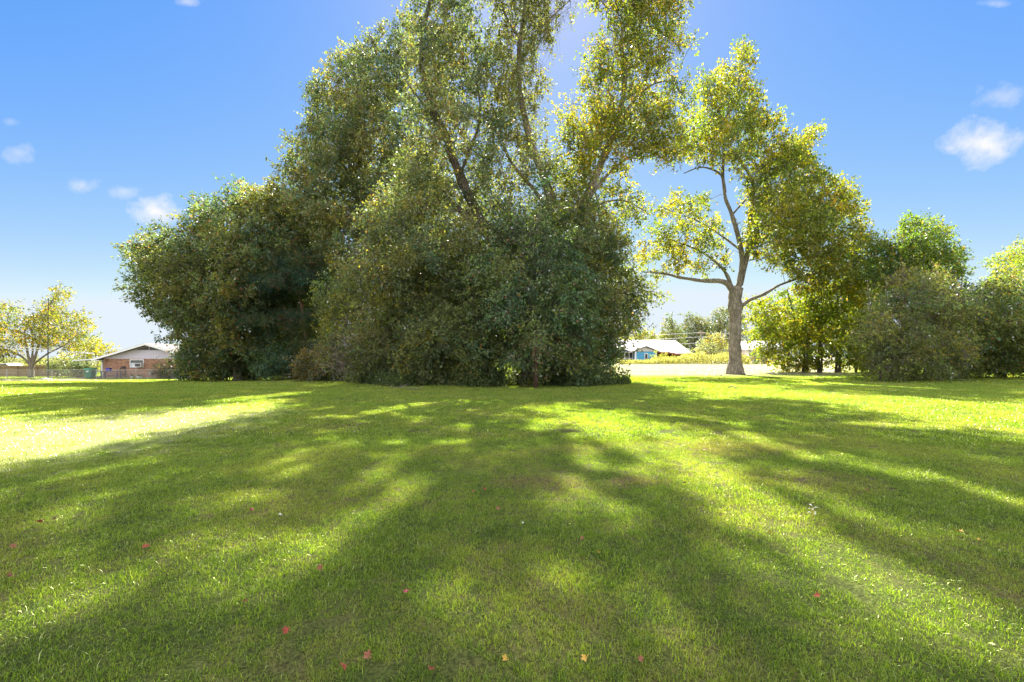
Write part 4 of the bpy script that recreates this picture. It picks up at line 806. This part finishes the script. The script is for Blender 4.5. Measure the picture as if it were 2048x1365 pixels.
# ------------------------------------------------------------------ houses on the far side of the bright lawn
def build_blue_house():
    Y0 = 95.0; gz = .12; k = F / Y0
    X = lambda px: at_px(px, Y0); Z = lambda py: EYE + (HZ - py) / k
    r = empty('blue_house', (X(1300), Y0, gz), 'low pale-roofed house with bright blue gabled front and screened porch', 'house'); inv = Matrix.Translation(-r.location)
    def B(mb, nm, m, par=None):
        o = mb.build(nm, M[m], par or r)
        if par is None: o.matrix_parent_inverse = inv
        return o
    m = MB(); m.box(X(1271), X(1312), Y0, Y0 + .2, gz - .4, Z(703)); m.box(X(1271), X(1271) + .2, Y0 + .2, Y0 + 5, gz - .4, Z(703)); m.box(X(1312) - .2, X(1312), Y0 + .2, Y0 + 5, gz - .4, Z(703)); front = B(m, 'front_wall', 'blue')
    m = MB(); m.prism([(X(1267), Z(703.4)), (X(1316), Z(703.4)), (X(1291), Z(694.5))], Y0 - .05, Y0 + .15); B(m, 'gable', 'pale_roof')
    m = MB()
    for a, b in (((1264, 703.5), (1291, 693)), ((1291, 693), (1318, 703.5))):
        m.prism([(X(a[0]), Z(a[1])), (X(b[0]), Z(b[1])), (X(b[0]), Z(b[1]) + .16), (X(a[0]), Z(a[1]) + .16)], Y0 - .5, Y0 + 5)
    B(m, 'gable_roof', 'pale_roof')
    for px in (1271, 1312): m = MB(); m.box(X(px) - .16, X(px) + .16, Y0 - .08, Y0 - .003, gz - .4, Z(703.4)); B(m, 'corner_board', 'white')
    m = MB(); m.box(X(1289), X(1296), Y0 - .05, Y0 - .004, gz, Z(707)); d = B(m, 'door', 'white'); m = MB(); m.box(X(1290.2), X(1294.8), Y0 - .07, Y0 - .052, gz + 1.1, Z(708.5)); B(m, 'pane', 'glass', d)
    # long roof behind
    def slope(x0, x1, tx0, tx1, zlo, zhi, y0, y1):
        m = MB(); m.add([(x0, y0, zlo), (x1, y0, zlo), (tx1, y1, zhi), (tx0, y1, zhi), (x0, 2 * y1 - y0, zlo), (x1, 2 * y1 - y0, zlo)], [(0, 1, 2, 3), (3, 2, 5, 4), (0, 3, 4), (1, 5, 2), (0, 4, 5, 1)]); return m
    B(slope(X(1225), X(1345), X(1240), X(1342), Z(704), Z(685.8) + .8, Y0 + 1.2, Y0 + 6.5), 'main_roof', 'pale_roof')
    B(slope(X(1330), X(1389), X(1340), X(1371), Z(707), Z(686) + .75, Y0 + 1.0, Y0 + 6.0), 'side_roof', 'pale_roof')
    m = MB(); m.box(X(1228), X(1385), Y0 + 2.2, Y0 + 2.4, gz - .4, Z(703.6)); B(m, 'rear_wall', 'maroon')
    m = MB(); m.box(X(1228), X(1270), Y0 + 1.2, Y0 + 1.25, gz, Z(705)); B(m, 'porch_screen', 'dark')
    for px in (1232, 1242.5, 1252, 1261, 1268.5): m = MB(); m.box(X(px) - .06, X(px) + .06, Y0 + 1.05, Y0 + 1.18, gz, Z(704.6)); B(m, 'porch_post', 'white')
    m = MB(); m.box(X(1228), X(1270), Y0 + 1.02, Y0 + 1.04, Z(717.6), Z(716.6)); B(m, 'porch_rail', 'white')
    m = MB(); m.prism([(X(1225), Z(705.5)), (X(1268), Z(705.5)), (X(1268), Z(704)), (X(1240), Z(696)), (X(1225), Z(696))], Y0 + .5, Y0 + 1.0); B(m, 'porch_roof', 'pale_roof')
    m = MB(); m.prism([(X(1238), Z(697)), (X(1246), Z(697)), (X(1262), Z(703.5)), (X(1250), Z(703.5))], Y0 + .44, Y0 + .49); B(m, 'tarp', 'navy')
    m = MB(); m.prism([(X(1316), Z(705.2)), (X(1347), Z(708)), (X(1356), Z(711)), (X(1356), Z(709.8)), (X(1347), Z(705.8)), (X(1316), Z(703.4))], Y0 - .4, Y0 + 2.1); B(m, 'carport_roof', 'red_trim')
    for px in (1330, 1345): m = MB(); m.box(X(px) - .07, X(px) + .07, Y0 - .2, Y0 - .05, gz - .1, Z(706.8)); B(m, 'carport_post', 'red_trim')
    # white roofed neighbour
    Y1 = 112; X = lambda px: at_px(px, Y1); Z = lambda py: EYE + (HZ - py) / F * Y1
    r = empty('white_roofed_house', (X(1530), Y1, .2), 'far house with glaring white roof, beyond the lone pale trunk', 'house'); inv = Matrix.Translation(-r.location)
    m = MB(); m.box(X(1490), X(1580), Y1, Y1 + 6, -.2, Z(701)); m.build('wall', M['trim'], r).matrix_parent_inverse = inv
    m = MB(); m.add([(X(1484), Y1 - .6, Z(700)), (X(1586), Y1 - .6, Z(700)), (X(1578), Y1 + 3, Z(684) + .3), (X(1492), Y1 + 3, Z(684) + .3), (X(1484), Y1 + 6.6, Z(700)), (X(1586), Y1 + 6.6, Z(700))], [(0, 1, 2, 3), (3, 2, 5, 4), (0, 3, 4), (1, 5, 2), (0, 4, 5, 1)]); m.build('roof', M['white'], r).matrix_parent_inverse = inv
    for px in (1505, 1545): m = MB(); m.box(X(px), X(px + 9), Y1 - .03, Y1 - .004, Z(712), Z(705)); m.build('window', M['glass'], r).matrix_parent_inverse = inv
    # utility pole and lines behind the blue house
    Y2 = 108; x = at_px(1402, Y2); p = empty('utility_pole', (x, Y2, h(x, Y2)), 'grey wooden utility pole among the far dark trees', 'utility pole'); z0 = h(x, Y2)
    m = MB(); m.tube([(0, 0, -.3), (0, 0, 7.6)], [.17, .12], 10); m.build('shaft', M['wood'], p); m = MB(); m.box(-.9, .9, -.06, .06, 6.9, 7.03); m.build('crossarm', M['wood'], p)
    m = MB(); m.tube([(.3, -.25, 5.4), (.3, -.25, 6.2)], .2, 12); m.build('transformer', M['galv'], p)
    for i, (dz, lab) in enumerate(((7.05, 'uppermost thin line crossing the far dark trees'), (6.0, 'middle thin line crossing the far dark trees'), (4.6, 'lowest thin line above the pale hipped roof'))):
        m = MB(); pts = [(at_px(1300 + 170 * t, Y2), Y2, z0 + dz - .55 * 4 * abs(((t * 1.0) % 1) - .6) * .5 + .1) for t in np.linspace(0, 1, 18)]; m.tube(pts, .03, 5); tag(m.build('power_line', M['wire']), lab, 'power line', 'lines behind the blue house')
build_blue_house()

# ------------------------------------------------------------------ weeds, sprigs, fallen leaves and branches
def leaf_cloud(name, label, cat, P, g, size, width, c0, c1, mat, up=1.0, kind=None, base=None):
    n = len(P); D = unit(g.normal(0, .5, (n, 3)) + np.array([0, 0, up])); f = g.random((n, 1)); col = np.array(c0) * (1 - f) + np.array(c1) * f
    V, C = leaves(g, P, D, size, width, col, np.tile([0., -.6, .6], (n, 1)))
    me = raw_mesh(name, V, np.arange(len(V)), np.arange(n) * 4, np.full(n, 4), False, {'col': ('FLOAT_COLOR', np.concatenate([C, np.ones((len(C), 1))], 1))})
    o = link(name, me, M[mat]); return tag(o, label, cat, kind=kind)
def build_small():
    g = np.random.default_rng(77)
    # weedy bank at the far edge of the bright lawn
    n = 16000; px = g.uniform(1240, 1500, n); Y = g.uniform(84, 93, n); x = at_px(1, Y) * 0 + (px - 1024) / F * Y
    hh = np.interp(px, [1240, 1300, 1330, 1380, 1460, 1500], [.5, .7, 1.3, 1.9, 2.1, 1.6]) * (.75 + .35 * np.sin(x * 1.3) * np.sin(x * .37 + 1)); z = H(x, Y) + hh * g.random(n) ** .7
    leaf_cloud('tall_weeds', 'bank of tall sunlit yellow-green weeds along the far lawn edge', 'weeds', np.stack([x, Y, z], -1), g, .42, .12, (.10, .115, .045), (.30, .28, .15), 'leaf', .9, 'stuff')
    n = 9000; px = g.uniform(1880, 2200, n); Y = g.uniform(46, 52, n); x = (px - 1024) / F * Y; z = H(x, Y) + .9 * g.random(n) ** .8
    leaf_cloud('undergrowth', 'sunlit green undergrowth seen below the drooping dark bush', 'undergrowth', np.stack([x, Y, z], -1), g, .3, .1, (.09, .13, .02), (.2, .24, .04), 'thin', .9, 'stuff')
    n = 9000; px = np.concatenate([g.uniform(-60, 210, n // 2), g.uniform(380, 760, n - n // 2)]); Y = g.uniform(66, 76, n); x = (px - 1024) / F * Y; z = H(x, Y) + 2.4 * g.random(n) * (.6 + .4 * np.sin(x * .6))
    leaf_cloud('hedge_undergrowth', 'loose yellow-green growth beyond the board fence', 'undergrowth', np.stack([x, Y, z], -1), g, .4, .16, (.07, .085, .03), (.16, .16, .06), 'leaf', .4, 'stuff')
    # ragged grass fringe and ivy at the foot of the thicket
    n = 26000; t = g.random(n); px = 640 + 620 * t; Y = 24.6 + .9 * np.sin(px * .031) + g.normal(0, .35, n); Y = np.where(px < 800, Y + (800 - px) / 160 * 5.5, Y); x = (px - 1024) / F * Y; z = H(x, Y) + g.exponential(.22, n).clip(0, 1.3)
    leaf_cloud('ground_ivy', 'dark leafy ground cover at the foot of the central thicket', 'ground cover', np.stack([x, Y, z], -1), g, .13, .07, (.03, .05, .018), (.09, .12, .04), 'leaf', .6, 'stuff')
    # dead palm fronds hanging in the thicket
    c = W(1072, 672, 22.6); pr = empty('dead_palm', (c[0], c[1], h(c[0], c[1])), 'dry brown palm fronds hanging out of the dark thicket', 'palm'); inv = Matrix.Translation(-pr.location)
    m = MB(); m.tube([(c[0], c[1] + .3, h(c[0], c[1]) - .1), (c[0] + .05, c[1] + .25, c[2] - .1), (c[0], c[1] + .1, c[2] + .3)], [.12, .1, .05], 8); m.build('trunk', M['red_bark'], pr, smooth=True).matrix_parent_inverse = inv
    for a in (-.75, -.5, -.3, -.12, .05, .2, .42, .6, -.95):
        m = MB(); n_ = 9; base = Vector((c[0], c[1], c[2] + .3)); tip = base + Vector((math.sin(a) * 1.0 + .15, -.2 - .15 * math.cos(a * 3), -.15 - (.85 + .3 * math.sin(a * 17)) * math.cos(a)))
        m.tube([base, base.lerp(tip, .5) + Vector((0, -.08, .14)), tip], [.014, .01, .006], 5)
        V = []; Fs = []
        for k in range(n_):
            t = .45 + .55 * k / (n_ - 1); p = base.lerp(tip, t)
            for sd_ in (-1, 1): q = len(V); d = (tip - base).normalized() * .22 + Vector((sd_ * .09, -.02, -.12)); V += [p, p + Vector((.012, 0, 0)), p + d]; Fs.append((q, q + 1, q + 2))
        m.add(V, Fs); m.build('frond', M['dead'], pr).matrix_parent_inverse = inv
    # fallen leaves on the lawn: lobed, slightly cupped
    def lobed(mat, s, seed):
        g2 = np.random.default_rng(seed); bm = bmesh.new(); n_ = 40; c_ = bm.verts.new((0, 0, 0)); ring_ = []
        for k in range(n_):
            a = 2 * math.pi * k / n_; lob = (.55 + .45 * abs(math.cos(a * 2.5)) ** 1.3) * (.9 if math.cos(a) > -.8 else .5); rr = s * lob
            ring_.append(bm.verts.new((rr * math.cos(a), rr * math.sin(a), .35 * rr * lob * (.4 + .6 * math.sin(a * 2 + seed)) + g2.uniform(0, .1) * s)))
        for k in range(n_): bm.faces.new((c_, ring_[k], ring_[(k + 1) % n_]))
        st = [bm.verts.new((-s * .4 - s * .7 * t, .004 * q, .02 * s + .15 * s * t)) for t in (0, 1) for q in (-1, 1)]; bm.faces.new((st[0], st[1], st[3], st[2]))
        me = bpy.data.meshes.new('fallen_leaf'); bm.to_mesh(me); bm.free(); me.materials.append(M[mat]); return me
    cols = {'red': lobed('leaf_red', .062, 1), 'pink': lobed('leaf_pink', .055, 2), 'yellow': lobed('leaf_yellow', .055, 3), 'brown': lobed('leaf_brown', .06, 4), 'white': lobed('leaf_pale', .05, 5)}
    data = [(998, 1027, 'brown', 'curled rust-red fallen leaf in the middle of the lawn', 1.25), (502, 1029, 'pink', 'vivid pink fallen leaf on the shaded lawn', 1.2), (813, 1198, 'pink', 'pink fallen leaf near the sunlit streak, close to the camera', 1), (545, 874, 'pink', 'small pink leaf below the glaring sunlit band', 1.1),
            (690, 857, 'pink', 'tiny pink leaf on grass where the sunlit band narrows', 1), (80, 1053, 'red', 'orange-red leaf in the narrow lit strip at the far edge', 1.2), (111, 1045, 'brown', 'dark brown leaf just beside the orange-red one', 1), (292, 1104, 'red', 'red curled leaf pair on dark grass', 1.15),
            (28, 1103, 'brown', 'brown leaf low at the edge of the picture', 1), (968, 986, 'red', 'red leaf beside the worn brown patch', 1), (948, 990, 'pink', 'dull pink leaf beside the worn brown patch', .8), (1500, 986, 'yellow', 'yellow leaf at the upper edge of the bright streak', 1.1), (1541, 1076, 'yellow', 'yellow leaf lying in the bright streak', 1.1),
            (1918, 1073, 'yellow', 'large yellow leaf in the deep shade beyond the streak', 1.5), (1955, 1090, 'yellow', 'small yellow leaf next to the large yellow one', .9), (1635, 1204, 'red', 'bright red leaf on shaded grass below the streak', 1.1), (1196, 1116, 'yellow', 'narrow yellow leaf in central shade', .9),
            (1165, 1087, 'brown', 'small brown leaf above the narrow yellow leaf', .7), (640, 1148, 'brown', 'brown leaf left of the central sunlit blades', 1), (735, 1328, 'brown', 'brown leaf among light grass at the bottom edge', 1), (1170, 1334, 'yellow', 'tan yellow leaf near the bottom edge', .9), (1280, 1337, 'brown', 'dull rust leaf in the bottom shade', .8),
            (20, 1165, 'brown', 'pale brown leaf pressed in grass at the far corner', 1.2), (572, 1278, 'red', 'dark red leaf hidden in grass near the bottom', .9), (490, 1218, 'pink', 'faded pink leaf on dark lower grass', .8), (708, 868, 'white', 'white scrap of leaf on the mid lawn', 1.1), (560, 1040, 'white', 'pale green upturned leaf near the vivid pink one', 1),
            (1370, 973, 'red', 'red leaf in the sunny part of the worn strip', .9), (1735, 990, 'red', 'small red leaf on thin grass beyond the streak', .9), (1550, 965, 'brown', 'brown leaf on the thin purple-grey grass', .9), (1045, 1055, 'white', 'tiny white scrap under the rust-red leaf', .6), (865, 1356, 'red', 'red-brown leaf at the very bottom', .9),
            (1010, 1335, 'yellow', 'ochre leaf between bottom tufts', .8), (1470, 780, 'red', 'red leaf far off on the shaded lawn', 1.6), (1625, 825, 'red', 'red leaf on far dappled grass', 1.4), (685, 1352, 'red', 'orange-red leaf sliver at the bottom', .9)]
    for px, py, c, lab, s_ in data:
        x, y, z = GP(px, py); o = bpy.data.objects.new('fallen_leaf', cols[c]); COL.objects.link(o); o.location = (x, y, z + .04); o.rotation_euler = (g.uniform(-.8, .8), g.uniform(-.8, .8), g.uniform(0, 6.3)); o.scale = (s_ * .42, s_ * .42, s_ * .7)
        tag(o, lab, 'leaf', 'fallen leaves on the lawn')
    # bare fallen branches
    def branch(px, py, w, lab, seed, nb=9, thick=.02):
        g2 = np.random.default_rng(seed); x, y, z = GP(px, py); L = w / F * y; m = MB(); pts = [Vector((x - L / 2 + L * t, y + .12 * math.sin(t * 5 + seed), h(x - L / 2 + L * t, y) + .08 + .05 * math.sin(t * 7))) for t in np.linspace(0, 1, 9)]
        m.tube(pts, [thick * (1 - .75 * t) for t in np.linspace(0, 1, 9)], 6)
        for k in range(nb):
            p = pts[g2.integers(1, 8)]; d = Vector((g2.uniform(-.2, .8), g2.uniform(-.8, .5), g2.uniform(.0, .35))).normalized() * L * g2.uniform(.15, .35); mid = p + d * .5 + Vector((0, 0, .03)); m.tube([p, mid, p + d], [thick * .45, thick * .3, .003], 5)
        tag(m.build('fallen_branch', M['twig_bark'], smooth=True), lab, 'branch', 'fallen branches')
    branch(818, 781, 62, 'bare grey twiggy branch lying on the lawn before the thicket', 1, 12); branch(1448, 755, 34, 'short dark stick on the bright lawn beside the lone trunk', 2, 3, .03); branch(1468, 779, 22, 'small pale forked stick on the shaded lawn', 3, 5)
    branch(455, 757, 55, 'tangle of pale sticks on the ground under the spreading oak', 4, 10); branch(1190, 762, 60, 'thin stick at the edge of the broadleaf tree', 5, 5, .015)
    # sprig
    x, y, z = GP(1625, 1042); sp_ = empty('weed_sprig', (x, y, z), 'single upright pale weed sprig in dark shaded grass', 'weed')
    m = MB(); m.tube([(0, 0, -.01), (.006, 0, .06), (.0, 0, .12)], [.003, .0025, .002], 5); m.tube([(.003, 0, .05), (-.02, 0, .09), (-.03, 0, .13)], [.002, .002, .001], 5); m.build('stem', M['leaf_yellow'], sp_)
    for i in range(7): a = i * 2.4; zz = .05 + .013 * i; m = MB(); dx, dy = .028 * math.cos(a), .028 * math.sin(a); m.add([(0, 0, zz), (dx - dy * .35, dy + dx * .35, zz + .012), (dx * 1.5, dy * 1.5, zz + .006), (dx + dy * .35, dy - dx * .35, zz + .012)], [(0, 1, 2, 3)]); m.build('leaf', M['leaf_pale'], sp_)
build_small()
